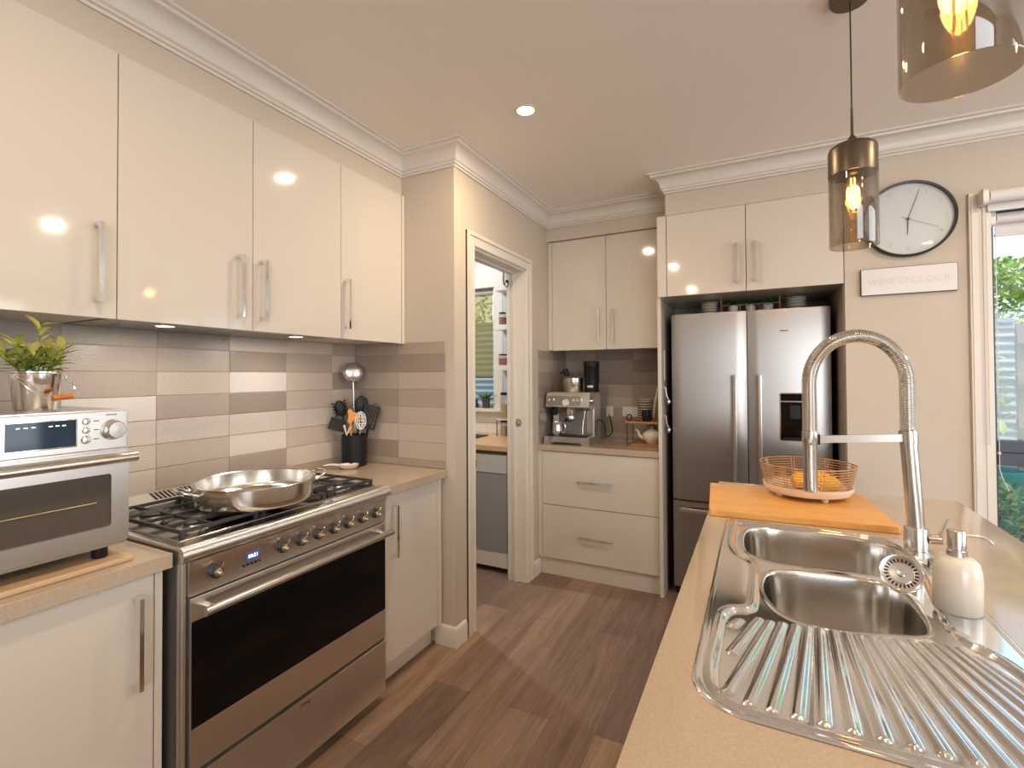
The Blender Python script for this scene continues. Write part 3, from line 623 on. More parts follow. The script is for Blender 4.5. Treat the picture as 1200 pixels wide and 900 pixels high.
# door as a ring frame round dark glass
def ringplate(b, x0, x1, o_, i_):
    n_ = len(o_); A = [[b.v((x, y, z)) for y, z in L] for x in (x0, x1) for L in (o_, i_)]
    for i in range(n_):
        j = (i+1) % n_; b.f((A[0][i], A[0][j], A[1][j], A[1][i])); b.f((A[2][i], A[2][j], A[3][j], A[3][i])); b.f((A[0][i], A[0][j], A[2][j], A[2][i])); b.f((A[1][i], A[1][j], A[3][j], A[3][i]))
b = MB(); ringplate(b, TX1, TX1+0.014, rrect(TY0+0.003, TY1-0.003, 0.962, 1.200, 0.006), rrect(0.268, 0.686, 1.006, 1.143, 0.008)); dd = b.build('door', brushed_toaster, to)
b = MB(); b.prism([(0, 0)]*0 or [(y, z) for y, z in rrect(0.266, 0.688, 1.004, 1.145, 0.008)], TX1+0.004, TX1+0.0085)
for v_ in b.bm.verts: v_.co = Vector((v_.co.z, v_.co.x, v_.co.y))
b.build('glass', oven_glass, dd)
b = MB(); b.tube([(TX1+0.0095, 0.30, 1.072), (TX1+0.0095, 0.655, 1.072)], 0.0016, 8); b.build('rack_rail', mat('rack_brass', (0.55, 0.42, 0.22), 0.3, 0.9), dd)
b = MB(); b.tube([(TX1+0.040, TY0+0.002, 1.1825), (TX1+0.040, TY1+0.004, 1.1825)], [0.0115]*2, 18)
for y in (TY0+0.035, TY1-0.035): b.box(TX1+0.012, TX1+0.040, y-0.012, y+0.012, 1.176, 1.190, 0.003)
b.build('handle', tap_steel, dd)
for x in (TX0+0.03, TX1-0.02):
    for y in (TY0+0.05, TY1-0.055):
        b = MB(); b.lathe([(0.016, 0.9225), (0.018, 0.926), (0.018, 0.952)], (x, y, 0), 18); b.build('foot', black_plastic, to)
# ================================================================ leaf helpers
def leaf(b, base, direction, length, width, bend=0.25, up=(0, 0, 1)):
    d = Vector(direction).normalized(); u = Vector(up); s_ = d.cross(u); s_ = s_.normalized() if s_.length > 1e-3 else d.orthogonal().normalized(); n_ = s_.cross(d)
    base = Vector(base); rows_ = []
    for k, (t_, w) in enumerate(((0.0, 0.08), (0.2, 0.62), (0.45, 1.0), (0.75, 0.72), (1.0, 0.03))):
        p = base+d*length*t_-n_*bend*length*t_*t_; ww = width*w*0.5
        rows_.append([b.v(p-s_*ww+n_*ww*0.35), b.v(p), b.v(p+s_*ww+n_*ww*0.35)])
    for a, c in zip(rows_, rows_[1:]):
        b.f((a[0], a[1], c[1], c[0])); b.f((a[1], a[2], c[2], c[1]))
bx, by, bz = 0.03, 0.604, 1.3105
bk = thing('potted_plant', 'leafy plant in a small galvanised bucket on the toaster oven', 'plant', (bx, by, bz))
b = MB(); b.lathe([(0, 0), (0.0425, 0), (0.0445, 0.002), (0.0550, 0.096), (0.0575, 0.098), (0.0575, 0.1015), (0.0545, 0.1015), (0.0530, 0.096), (0.043, 0.006), (0, 0.006)], (bx, by, bz), 44, cap=False); bb = b.build('bucket', polished, bk)
MB().lathe([(0, 0.084), (0.051, 0.084), (0.051, 0.088), (0, 0.092)], (bx, by, bz), 24, cap=False).build('soil', pot_soil, bk)
b = MB(); ear = [Vector((bx+0.018, by-0.051, bz+0.086)), Vector((bx+0.012, by+0.0555, bz+0.086))]
pts = [ear[0], ear[0]+Vector((0.024, 0.004, -0.012)), Vector((bx+0.070, by-0.018, bz+0.036)), Vector((bx+0.076, by+0.020, bz+0.029)), Vector((bx+0.068, by+0.052, bz+0.036)), ear[1]+Vector((0.026, 0.010, -0.022)), ear[1]]
b.tube(smooth_open(pts, 6), 0.0013, 8)
for q in ear: b.tube([q+Vector((0, 0.004*math.cos(a), 0.006*math.sin(a))) for a in [2*PI*k/10 for k in range(10)]], 0.0016, 6, True)
hd = b.build('bail_handle', chrome, bk)
b = MB(); b.cyl((bx+0.0755, by+0.006, bz+0.031), (bx+0.0715, by+0.050, bz+0.035), 0.0075, n=18); b.build('wooden_grip', orange_wood, hd)
rnd = random.Random(8); st = MB(); lf = MB()
for k in range(13):
    a = 2.4*k+rnd.uniform(-0.3, 0.3); lean = rnd.uniform(0.25, 0.95) if k else 0.08; hgt = (0.135 if k == 0 else rnd.uniform(0.055, 0.092))
    p0 = Vector((bx+0.024*math.cos(a), by+0.024*math.sin(a), bz+0.088)); d = Vector((math.cos(a)*lean, math.sin(a)*lean, 1)).normalized(); p1 = p0+d*hgt*0.5; p2 = p1+(d+Vector((0, 0, -0.2*lean))).normalized()*hgt*0.5
    st.tube([p0, p1, p2], [0.0022, 0.0018, 0.001], 6)
    for j in range(12):
        t_ = 0.25+0.75*j/11; q = p0.lerp(p1, t_*2) if t_ < 0.5 else p1.lerp(p2, t_*2-1)
        aa = j*2.4+k; el = rnd.uniform(0.15, 1.2)*(0.6+t_); leaf(lf, q, (math.cos(aa), math.sin(aa), el), rnd.uniform(0.034, 0.054), rnd.uniform(0.016, 0.023), 0.22)
st.build('stem', leaf_deep, bk); lf.build('foliage', leaf_lime, bk, 0)
# ================================================================ crock of utensils and spoon rest
ux, uy, uz = -0.222, 2.045, 0.9072
ur = 0.066
cr = thing('utensil_crock', 'matte black round utensil crock in the corner by the pillar', 'crock', (ux, uy, uz))
MB().lathe([(0, 0), (ur-0.004, 0), (ur, 0.004), (ur, 0.168), (ur-0.002, 0.170), (ur-0.005, 0.168), (ur-0.005, 0.006), (0, 0.006)], (ux, uy, uz), 44, cap=False).build('crock_body', black_plastic, cr)
def U(dx, dy, dz):      # dx across the view, dy towards the room
    return Vector((ux+0.72*dx+0.69*dy, uy+0.69*dx-0.72*dy, uz+dz))
def tool(name, label, cat, foot, top, r_=0.0045, mat_=black_plastic):
    """a utensil: handle from its foot in the crock to the head's base"""
    t_ = thing(name, label, cat, foot, 'kitchen tools in the black crock'); MB().tube([foot, Vector(foot).lerp(Vector(top), 0.5), top], r_, 10).build('handle', mat_, t_); return t_
def face(dx, dy, dz, roll=0): return Matrix.Translation(U(dx, dy, dz)) @ Matrix.Rotation(R(44), 4, 'Z') @ Matrix.Rotation(R(roll), 4, 'Y')
t1 = tool('ladle', 'long steel ladle standing tallest in the black crock', 'ladle', U(0.01, -0.035, 0.012), U(-0.005, -0.030, 0.455), 0.0045, tap_steel)
b = MB(); c = U(-0.004, -0.026, 0.510); ax = Vector((0.80, -0.58, 0.10)).normalized()
b.lathe([(0.056*math.sin(R(a)), 0.026*(1-math.cos(R(a)))) for a in range(0, 91, 9)]+[(0.054*math.sin(R(a)), 0.026-0.0245*math.cos(R(a))) for a in range(90, -1, -9)], c+ax*0.014, 32, -ax, False)
b.build('bowl', brushed_small, t1)
t2 = tool('serving_spoon', 'solid black serving spoon right of the steel ladle', 'spoon', U(0.0, -0.02, 0.012), U(0.032, -0.012, 0.285))
b = MB(); b.M = face(0.038, -0.010, 0.330, 10); b.ball((0, 0, 0), 0.037, 0.010, 0.050, 20, 12); b.build('bowl', black_plastic, t2)
t3 = tool('spaghetti_server', 'black toothed spaghetti server leaning left out of the crock', 'pasta server', U(0.01, 0.0, 0.012), U(-0.060, -0.004, 0.270))
b = MB(); b.M = face(-0.072, -0.004, 0.312, -16); b.ball((0, 0.006, 0), 0.030, 0.009, 0.046, 18, 10)
for k in range(5):
    for s_ in (-1, 1): b.tube([(0.026*s_, 0, -0.032+k*0.016), (0.036*s_, -0.014, -0.032+k*0.017), (0.032*s_, -0.030, -0.030+k*0.018)], [0.004, 0.0034, 0.002], 6)
b.build('head', black_plastic, t3)
t4 = tool('spatula', 'black spatula lying low over the left rim of the crock', 'spatula', U(0.02, 0.01, 0.012), U(-0.062, 0.012, 0.215))
b = MB(); b.M = face(-0.085, 0.016, 0.226) @ Matrix.Rotation(R(18), 4, 'Y') @ Matrix.Rotation(R(68), 4, 'X'); b.box(-0.045, 0.035, -0.034, 0.034, -0.0015, 0.0015, 0.001); b.build('blade', black_plastic, t4)
t5 = tool('cookie_press', 'orange handled kitchen tool at the front of the crock', 'kitchen tool', U(-0.01, 0.03, 0.012), U(-0.018, 0.036, 0.235), 0.005, yellow_plastic)
b = MB(); b.M = face(-0.012, 0.038, 0.272) @ FY
pl = [(0.024*math.cos(a)*(1+0.35*math.cos(3*a)), 0.034*math.sin(a)*(1+0.25*math.cos(3*a))) for a in [2*PI*k/36 for k in range(36)]]; b.prism(pl, -0.003, 0.003, 0.001); b.build('head', yellow_plastic, t5)
t6 = tool('slotted_spoon', 'small pale slotted spoon at the front rim of the crock', 'slotted spoon', U(0.02, 0.035, 0.012), U(0.032, 0.046, 0.200), 0.0032, tap_steel)
b = MB(); b.M = face(0.034, 0.047, 0.248) @ FY
for sx_, sy_ in ((1, 1), (0.62, 0.8), (0.25, 0.9)): b.tube([(0.027*sx_*math.cos(a), 0.047*sy_*math.sin(a), 0) for a in [2*PI*k/24 for k in range(24)]], 0.0026, 6, True)
for k in (-1, 0, 1): b.tube([(-0.025, 0.018*k, 0), (0.025, 0.018*k, 0)], 0.0022, 6)
b.build('head', white_ceramic, t6)
t7 = tool('turner', 'broad black slotted turner at the right of the crock', 'turner', U(0.03, 0.0, 0.012), U(0.072, 0.010, 0.200))
b = MB(); b.M = face(0.084, 0.010, 0.262, 16) @ FY
for k in range(5): b.box(-0.042+k*0.018, -0.030+k*0.018, -0.06, 0.06, -0.0012, 0.0012)
b.box(-0.042, 0.042, -0.067, -0.054, -0.0013, 0.0013, 0.0006); b.box(-0.042, 0.042, 0.054, 0.067, -0.0013, 0.0013, 0.0006); b.build('blade', black_plastic, t7)
t8 = tool('whisk', 'wire balloon whisk behind the turner in the crock', 'whisk', U(0.03, -0.02, 0.012), U(0.082, -0.030, 0.215), 0.0055, black_plastic)
b = MB(); base = U(0.082, -0.030, 0.215); d = (base-U(0.03, -0.02, 0.012)).normalized(); q = Vector((0, 0, 1)).rotation_difference(d)
for k in range(6):
    a = PI*k/6; b.tube([base+q @ Vector((0.044*math.sin(s_)*math.cos(a), 0.044*math.sin(s_)*math.sin(a), 0.064*(1-math.cos(s_)))) for s_ in [R(-180+360*j/28) for j in range(29)]], 0.0012, 6)
b.build('wires', chrome, t8)
t9 = tool('wooden_tongs', 'pale wooden tongs at the front left of the crock', 'tongs', U(-0.02, 0.02, 0.012), U(-0.040, 0.034, 0.175), 0.004, pale_wood)
b = MB(); b.tube([U(-0.040, 0.034, 0.175), U(-0.052, 0.038, 0.225)], [0.004, 0.0065], 8); b.tube([U(-0.040, 0.034, 0.170), U(-0.016, 0.042, 0.215)], [0.004, 0.0065], 8); b.build('arms', pale_wood, t9)
sr = (-0.175, 1.955, 0.9072)
b = MB(); loops = []
def oval(cx_, cy_, ra, rb, z, off=0):
    return [(cx_+ra*math.cos(2*PI*i/32)*0.8-rb*math.sin(2*PI*i/32)*0.6, cy_+ra*math.cos(2*PI*i/32)*0.6+rb*math.sin(2*PI*i/32)*0.8, z) for i in range(32)]
spoon_rest = thing('spoon_rest', 'white ceramic spoon rest on the worktop in front of the utensil crock', 'spoon rest', sr)
b.loft([oval(sr[0], sr[1], 0.030, 0.022, sr[2]), oval(sr[0], sr[1], 0.046, 0.034, sr[2]+0.010), oval(sr[0], sr[1], 0.053, 0.040, sr[2]+0.024), oval(sr[0], sr[1], 0.051, 0.038, sr[2]+0.0245), oval(sr[0], sr[1], 0.042, 0.031, sr[2]+0.011), oval(sr[0], sr[1], 0.026, 0.018, sr[2]+0.005)])
b.build('dish', white_ceramic, spoon_rest)
b = MB(); b.tube([(sr[0]-0.034, sr[1]-0.028, sr[2]+0.019), (sr[0]-0.056, sr[1]-0.047, sr[2]+0.026), (sr[0]-0.078, sr[1]-0.068, sr[2]+0.028), (sr[0]-0.095, sr[1]-0.084, sr[2]+0.020)], [0.010, 0.011, 0.009, 0.005], 10)
for v_ in b.bm.verts: v_.co.z = sr[2]+0.022+(v_.co.z-sr[2]-0.022)*0.6
b.build('handle', white_ceramic, spoon_rest)
# ================================================================ back wall: drawers, bench, wall cabinet, tall panel
dc = thing('drawer_cabinet', 'white gloss cabinet with two wide drawers under the coffee machine', 'cabinet', (0.77, 3.5, 0))
b = MB(); b.box(0.3545, 0.385, 3.250, 3.268, 0.119, 0.866, 0.001); b.box(0.385, 0.40, 3.27, 3.83, 0.119, 0.866); b.box(1.168, 1.1845, 3.27, 3.83, 0.119, 0.866); b.box(0.40, 1.168, 3.27, 3.83, 0.119, 0.135); b.box(0.40, 1.168, 3.82, 3.83, 0.135, 0.866)
b.build('carcass', gloss_white, dc)
MB().box(0.3545, 1.186, 3.268, 3.284, 0, 0.119, 0.001).build('kickboard', gloss_white, dc)
for z0, z1, hz in ((0.493, 0.862, 0.670), (0.122, 0.489, 0.297)): door_y(dc, 3.268, 0.386, 1.185, z0, z1, (0.655, hz, 0.889, hz), 'drawer')
tag(MB().box(0.3535, 1.1855, 3.238, 3.835, 0.867, 0.907, 0.0025).build('worktop', stone), 'beige stone worktop under the coffee machine', 'worktop')
tag(MB().box(1.187, 1.209, 3.232, 3.838, 0, 2.39, 0.001).build('end_panel', gloss_white), 'tall white panel between the coffee nook and the fridge', 'panel')
wc = thing('wall_cabinet', 'white gloss two-door wall cabinet above the coffee machine', 'cabinet', (0.77, 3.65, 1.58))
b = MB(); b.box(0.3545, 0.386, 3.468, 3.486, 1.580, 2.39, 0.001); b.box(0.386, 0.402, 3.488, 3.83, 1.580, 2.39); b.box(1.170, 1.1855, 3.488, 3.83, 1.580, 2.39); b.box(0.402, 1.170, 3.488, 3.83, 1.580, 1.597); b.box(0.402, 1.170, 3.488, 3.83, 2.373, 2.39); b.box(0.402, 1.170, 3.822, 3.83, 1.597, 2.373)
b.build('carcass', gloss_white, wc)
door_y(wc, 3.486, 0.387, 0.795, 1.577, 2.388, (0.745, 1.625, 0.745, 1.858)); door_y(wc, 3.486, 0.795, 1.185, 1.577, 2.388, (0.847, 1.625, 0.847, 1.858))
fcab = thing('wall_cabinet', 'white gloss two-door wall cabinet above the fridge', 'cabinet', (1.7, 3.4, 1.866))
b = MB(); b.box(1.211, 1.227, 3.137, 3.83, 1.868, 2.356); b.box(2.137, 2.1515, 3.137, 3.83, 1.868, 2.356); b.box(1.227, 2.137, 3.137, 3.83, 1.868, 1.885); b.box(1.227, 2.137, 3.137, 3.83, 2.34, 2.356); b.box(1.227, 2.137, 3.822, 3.83, 1.885, 2.34); b.box(1.2115, 1.262, 3.117, 3.135, 1.866, 2.356, 0.001)
b.build('carcass', gloss_white, fcab)
door_y(fcab, 3.135, 1.264, 1.694, 1.866, 2.356, (1.645, 1.915, 1.645, 2.137)); door_y(fcab, 3.135, 1.694, 2.151, 1.866, 2.356, (1.740, 1.915, 1.740, 2.137))
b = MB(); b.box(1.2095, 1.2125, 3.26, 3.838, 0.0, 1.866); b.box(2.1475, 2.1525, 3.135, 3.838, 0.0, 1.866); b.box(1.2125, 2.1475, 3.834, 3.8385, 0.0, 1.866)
struct(b, 'trim_2', recess_shade)  # thin sheets carrying the fridge recess shade in their colour
# ---------------------------------------------------------------- fridge
FZ = 1.776; FX0, FX1, FM = 1.257, 2.112, 1.690; FY0 = 3.323
fr = thing('fridge', 'brushed steel French-door fridge with a black water dispenser', 'fridge', (1.685, 3.58, 0))
MB().box(FX0+0.003, FX1-0.003, FY0+0.062, 3.822, 0.03, FZ-0.003, 0.003).build('body', dark_grey, fr)
for x in (FX0+0.08, FX1-0.08): 
    b = MB(); b.cyl((x, FY0+0.1, 0.0), (x, FY0+0.1, 0.03), 0.02); b.build('foot', black_plastic, fr)
MB().box(FX0+0.01, FX1-0.01, FY0+0.03, FY0+0.061, 0.0, 0.05).build('plinth', black_plastic, fr)
def curved(b, x0, x1, z0, z1, y, th=0.055, bow=0.006, n=14):
    pts = []
    for k in range(n+1):
        t_ = k/n; e_ = min(t_, 1-t_)*(x1-x0); rr = 0.010
        ed = rr-math.sqrt(max(0, rr*rr-(rr-e_)**2)) if e_ < rr else 0
        pts.append((x0+(x1-x0)*t_, y-bow*(1-(2*t_-1)**2)+ed))
    poly = [(x0, y+th)]+[(x0, y+0.012)]+pts[0:]+[(x1, y+0.012), (x1, y+th)]
    b.prism(list(dict.fromkeys(poly)), z0, z1)
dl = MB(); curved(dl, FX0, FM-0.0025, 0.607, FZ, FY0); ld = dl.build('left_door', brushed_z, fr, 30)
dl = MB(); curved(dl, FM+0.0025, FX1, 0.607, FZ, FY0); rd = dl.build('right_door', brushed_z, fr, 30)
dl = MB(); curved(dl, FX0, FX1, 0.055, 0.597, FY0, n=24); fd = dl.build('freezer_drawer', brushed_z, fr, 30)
MB().box(FX0+0.004, FX1-0.004, FY0+0.012, FY0+0.05, 0.5975, 0.6065).build('seal', black_plastic, fr)
def bar_handle(x, par):
    b = MB(); b.box(x-0.010, x+0.010, FY0-0.056, FY0-0.042, 0.69, 1.390, 0.003)
    for z in (0.73, 1.35): b.box(x-0.007, x+0.007, FY0-0.043, FY0-0.002, z-0.012, z+0.012, 0.002)
    b.build('handle', tap_steel, par)
bar_handle(1.622, ld); bar_handle(1.755, rd)
b = MB(); b.box(FX0+0.045, FX1-0.045, FY0-0.046, FY0-0.030, 0.540, 0.562, 0.004)
for x in (FX0+0.08, FX1-0.08): b.box(x-0.012, x+0.012, FY0-0.032, FY0-0.001, 0.543, 0.559, 0.003)
b.build('handle', tap_steel, fd)
dx0, dx1, dz0, dz1 = 1.861, 2.005, 1.012, 1.280
b = MB(); ringY = rrect(dx0-0.006, dx1+0.006, dz0-0.006, dz1+0.006, 0.012); b.prism(ringY, 0, 0.010)
for v_ in b.bm.verts: v_.co = Vector((v_.co.x, FY0-0.0085+v_.co.z*0.9, v_.co.y))
ds = b.build('dispenser_frame', chrome, rd)
b = MB(); b.box(dx0, dx1, FY0-0.0115, FY0-0.0088, dz0, dz1, 0.001); dsp = b.build('water_dispenser', black_glass, rd)
MB().box(dx0, dx1, FY0-0.0140, FY0-0.0116, 1.232, 1.239, 0.0006).build('trim_line', chrome, dsp)
b = MB(); b.box(dx0+0.045, dx1-0.045, FY0-0.020, FY0-0.0116, 1.135, 1.215, 0.004); b.build('paddle', black_plastic, dsp)
MB().box(dx0+0.01, dx1-0.01, FY0-0.024, FY0-0.0116, dz0+0.006, dz0+0.016, 0.002).build('drip_tray', black_plastic, dsp)
MB().box(1.862, 1.905, FY0-0.0068, FY0-0.0050, 1.643, 1.651, 0.0005).build('badge', chrome, rd)
# on top of the fridge
FT = FZ-0.0025
def bowl_on_fridge(x, y, k, r_, label, group):
    t_ = MB(); z = FT+0.0005+k*0.0165
    t_.lathe([(0, 0), (r_*0.62, 0), (r_*0.66, 0.003), (r_*0.985, 0.010), (r_, 0.0145), (r_-0.002, 0.016), (r_*0.95, 0.0145), (r_*0.6, 0.0065), (0, 0.006)], (x, y, z), 32, cap=False)
    t_.mi = 1; t_.lathe([(r_*0.987, 0.0098), (r_+0.0006, 0.0125), (r_+0.0006, 0.0108), (r_*0.988, 0.0085)], (x, y, z), 32, cap=False)
    return tag(t_.build('plate', [cream_ceramic, stripe_grey]), label, 'plate', group)
names = ['bottom', 'second', 'third', 'fourth', 'top']
for k in range(5): bowl_on_fridge(1.472, 3.475, k, 0.054, 'striped cream plate, %s of the left stack on the fridge' % ('%s from bottom' % names[k] if 0 < k < 4 else names[k]), 'striped plates stacked left on the fridge')
for k in range(5): bowl_on_fridge(1.955, 3.475, k, 0.055, 'striped cream plate, %s of the right stack on the fridge' % ('%s from bottom' % names[k] if 0 < k < 4 else names[k]), 'striped plates stacked right on the fridge')
b = MB(); wy0, wy1, wx0, wx1 = 3.435, 3.535, 1.545, 1.870
for z in (FT+0.004, FT+0.055):
    b.tube([(wx0, wy0, z), (wx1, wy0, z), (wx1, wy1, z), (wx0, wy1, z)], 0.0025, 6, True)
for x in (wx0, wx1):
    b.tube([(x, wy0, FT+0.003), (x, wy0, FT+0.10), (x, (wy0+wy1)/2, FT+0.105), (x, wy1, FT+0.10), (x, wy1, FT+0.003)], 0.0028, 6)
for k in range(1, 6):
    x = wx0+(wx1-wx0)*k/6; b.tube([(x, wy0, FT+0.055), (x, wy0, FT+0.004), (x, wy1, FT+0.004), (x, wy1, FT+0.055)], 0.0016, 6)
tag(b.build('plant_rack', copper_wire), 'copper wire rack holding three small plants on the fridge', 'rack')
rnd = random.Random(11)
for k, (x, lab) in enumerate(((1.612, 'small ivy in a white pot, left one in the wire rack'), (1.709, 'small ivy in a white pot, middle one in the wire rack'), (1.806, 'small leafy plant in a white pot, right one in the wire rack'))):
    y = 3.485; p = thing('potted_plant', lab, 'plant', (x, y, FT+0.007), 'three little plants on the fridge')
    MB().lathe([(0, 0.0), (0.026, 0.0), (0.030, 0.045), (0.031, 0.048), (0.028, 0.048), (0.026, 0.042), (0, 0.042)], (x, y, FT+0.007), 26, cap=False).build('pot', white_ceramic, p)
    f_ = MB()
    for j in range(110):
        a = rnd.uniform(0, 2*PI); rr = rnd.uniform(0, 0.050); zz = FT+0.052+rnd.uniform(0.0, 0.036)
        leaf(f_, (x+rr*math.cos(a), y+rr*math.sin(a)*0.8, zz), (math.cos(a), math.sin(a), rnd.uniform(-0.3, 0.25)), rnd.uniform(0.020, 0.030), rnd.uniform(0.018, 0.028), 0.2)
    f_.build('foliage', leaf_deep, p, 0)
# things hung on the tall panel's fridge side
tag(MB().box(1.2155, 1.219, 3.275, 3.318, 1.36, 1.55, 0.001).build('notepad', white_plastic), 'white notepad hanging in the gap beside the fridge', 'notepad')
for k, (z, lab) in enumerate(((1.24, 'upper measuring spoon hanging in the gap beside the fridge'), (1.06, 'lower measuring spoon hanging in the gap beside the fridge'))):
    p = thing('measuring_spoon', lab, 'spoon', (1.224, 3.29, z), 'spoons hanging beside the fridge')
    b = MB(); b.tube([(1.224, 3.290, z+0.075), (1.226, 3.292, z+0.03), (1.236, 3.296, z)], [0.003, 0.004, 0.004], 8); b.build('handle', chrome, p)
    b = MB(); b.ball((1.2395, 3.300, z-0.018), 0.012, 0.018, 0.020, 14, 8); b.build('bowl', chrome, p)
    MB().box(1.2127, 1.2245, 3.286, 3.294, z+0.068, z+0.078).build('hook', chrome, p)
# ================================================================ coffee corner
MX0, MX1, MY0, MY1, MZ = 0.385, 0.695, 3.335, 3.625, 0.9072
cm = thing('coffee_machine', 'brushed steel espresso machine with a pressure gauge on the back bench', 'coffee machine', (0.54, 3.48, MZ))
b = MB(); b.loft([[(x, MY0-0.022, z) for x, z in ((MX0-0.008, MZ), (MX0+0.045, MZ), (MX0+0.06, MZ+0.012), (MX1-0.052, MZ+0.012), (MX1-0.037, MZ), (MX1+0.016, MZ), (MX1+0.016, MZ+0.052), (MX0-0.008, MZ+0.052))],
              [(x, MY0+0.13, z) for x, z in ((MX0-0.008, MZ), (MX0+0.045, MZ), (MX0+0.06, MZ+0.012), (MX1-0.052, MZ+0.012), (MX1-0.037, MZ), (MX1+0.016, MZ), (MX1+0.016, MZ+0.052), (MX0-0.008, MZ+0.052))]]); b.build('drip_tray', brushed_small, cm)
b = MB()
for k in range(14): b.box(MX0+0.012+k*0.021, MX0+0.024+k*0.021, MY0-0.012, MY0+0.125, MZ+0.0525, MZ+0.0545)
b.build('tray_grille', dark_metal, cm, 0)
MB().box(MX0, MX1+0.008, MY0+0.13, MY1, MZ, MZ+0.36, 0.008).build('body', brushed_small, cm)
b = MB(); b.box(MX0+0.05, MX1-0.045, MY0+0.1285, MY0+0.1305, MZ+0.055, MZ+0.25); b.build('backplate', grey_panel, cm)
prof = [(MY0+0.135, MZ+0.248), (MY0+0.05, MZ+0.235), (MY0-0.004, MZ+0.262), (MY0+0.018, MZ+0.345), (MY0+0.03, MZ+0.365), (MY0+0.135, MZ+0.365)]
b = MB(); b.loft([[(x, y, z) for y, z in prof] for x in (MX0-0.002, MX1+0.010)]); hd = b.build('head', brushed_small, cm)
n_ = Vector((0, -0.083, 0.022)).normalized(); 
def onhead(x, t_, d=0.0):      # a point on the sloped front of the head
    return Vector((x, MY0-0.004+0.022*t_-0.967*d, MZ+0.262+0.083*t_+0.256*d))
nrm = Vector((0, -0.967, 0.256))
b = MB(); b.loft([[onhead(MX0+0.008, 0.10, 0.0), onhead(MX1-0.055, 0.10, 0.0), onhead(MX1-0.055, 0.92, 0.0), onhead(MX0+0.008, 0.92, 0.0)], [onhead(MX0+0.008, 0.10, 0.0015), onhead(MX1-0.055, 0.10, 0.0015), onhead(MX1-0.055, 0.92, 0.0015), onhead(MX0+0.008, 0.92, 0.0015)]]); fp = b.build('fascia', grey_panel, hd)
b = MB(); b.lathe([(0.026, 0), (0.026, 0.006), (0.023, 0.008), (0.023, 0.006), (0, 0.006)], onhead(0.535, 0.36, 0.001), 30, nrm, False); gg = b.build('pressure_gauge', chrome, hd)
b = MB(); b.lathe([(0.0225, 0.0062), (0, 0.0063)], onhead(0.535, 0.36, 0.001), 30, nrm, False); b.build('dial', white_plastic, gg)
b = MB(); b.tube([onhead(0.535, 0.36, 0.009), onhead(0.546, 0.50, 0.009)], 0.0012, 6); b.build('needle', ink, gg)
for k, x in enumerate((0.405, 0.438, 0.590, 0.618, 0.646)):
    b = MB(); b.lathe([(0.0105, 0), (0.0105, 0.004), (0.008, 0.006), (0, 0.006)], onhead(x, 0.58, 0.001), 20, nrm, False); b.build('button', chrome, hd)
b = MB(); b.lathe([(0.018, 0), (0.018, 0.012), (0, 0.013)], (MX1+0.010, MY0+0.075, MZ+0.305), 24, (1, 0, 0), False); b.build('steam_dial', chrome, cm)
b = MB(); b.lathe([(0.020, 0), (0.020, 0.018), (0.016, 0.022), (0, 0.022)], (MX0-0.002, MY0+0.07, MZ+0.305), 24, (-1, 0, 0), False); b.build('grind_dial', black_plastic, cm)
b = MB(); b.lathe([(0.034, 0.246), (0.034, 0.205), (0.029, 0.196), (0, 0.196)], (0.545, MY0+0.068, MZ), 30, cap=False); gh = b.build('group_head', chrome, cm)
b = MB(); b.lathe([(0.035, 0.196), (0.035, 0.176), (0.026, 0.166), (0.010, 0.150), (0, 0.150)], (0.545, MY0+0.068, MZ), 30, cap=False); b.tube([(0.545, MY0+0.036, MZ+0.186), (0.552, MY0-0.005, MZ+0.184)], 0.007, 10); pf = b.build('portafilter', chrome, cm)
b = MB(); b.tube([(0.552, MY0-0.005, MZ+0.184), (0.565, MY0-0.075, MZ+0.176)], [0.010, 0.0125], 14); b.build('grip', black_plastic, pf)
b = MB(); b.lathe([(0.027, 0.240), (0.027, 0.205), (0.022, 0.198), (0, 0.198)], (0.425, MY0+0.06, MZ), 24, cap=False); b.build('grinder_outlet', black_plastic, cm)
b = MB(); b.tube(smooth_open([(0.655, MY0+0.06, MZ+0.245), (0.655, MY0+0.052, MZ+0.20), (0.650, MY0+0.03, MZ+0.13), (0.652, MY0+0.02, MZ+0.075)], 5), 0.0045, 10); b.build('steam_wand', chrome, cm)
b = MB(); b.tube(smooth_open([(MX1+0.008, MY0+0.25, MZ+0.16), (MX1+0.04, MY0+0.28, MZ+0.12), (MX1+0.05, MY0+0.30, MZ+0.03), (MX1+0.052, 3.79, MZ+0.06), (0.715, 3.818, 1.09)], 5), 0.004, 8); b.build('power_cord', black_plastic, cm)
jz = MZ+0.0548; jx, jy = 0.452, MY0+0.045
jg = thing('milk_jug', 'small steel milk jug standing on the coffee machine tray', 'jug', (jx, jy, jz))
b = MB(); b.lathe([(0, 0), (0.036, 0), (0.038, 0.003), (0.036, 0.045), (0.031, 0.075), (0.034, 0.096), (0.0325, 0.096), (0.0295, 0.076), (0.034, 0.045), (0.036, 0.006), (0, 0.005)], (jx, jy, jz), 36, cap=False); b.build('jug_body', polished, jg)
b = MB(); b.tube(smooth_open([(jx+0.032, jy-0.004, jz+0.085), (jx+0.062, jy-0.008, jz+0.082), (jx+0.062, jy-0.008, jz+0.03), (jx+0.036, jy-0.004, jz+0.018)], 5), 0.0038, 8); b.build('handle', polished, jg)
tz = MZ+0.3655
cx_, cy_ = 0.535, 3.50
ct = thing('canister', 'round steel canister with a dark lid on top of the coffee machine', 'canister', (cx_, cy_, tz))
MB().lathe([(0, 0), (0.074, 0), (0.077, 0.004), (0.077, 0.100), (0, 0.100)], (cx_, cy_, tz), 40, cap=False).build('canister_body', brushed_pan, ct)
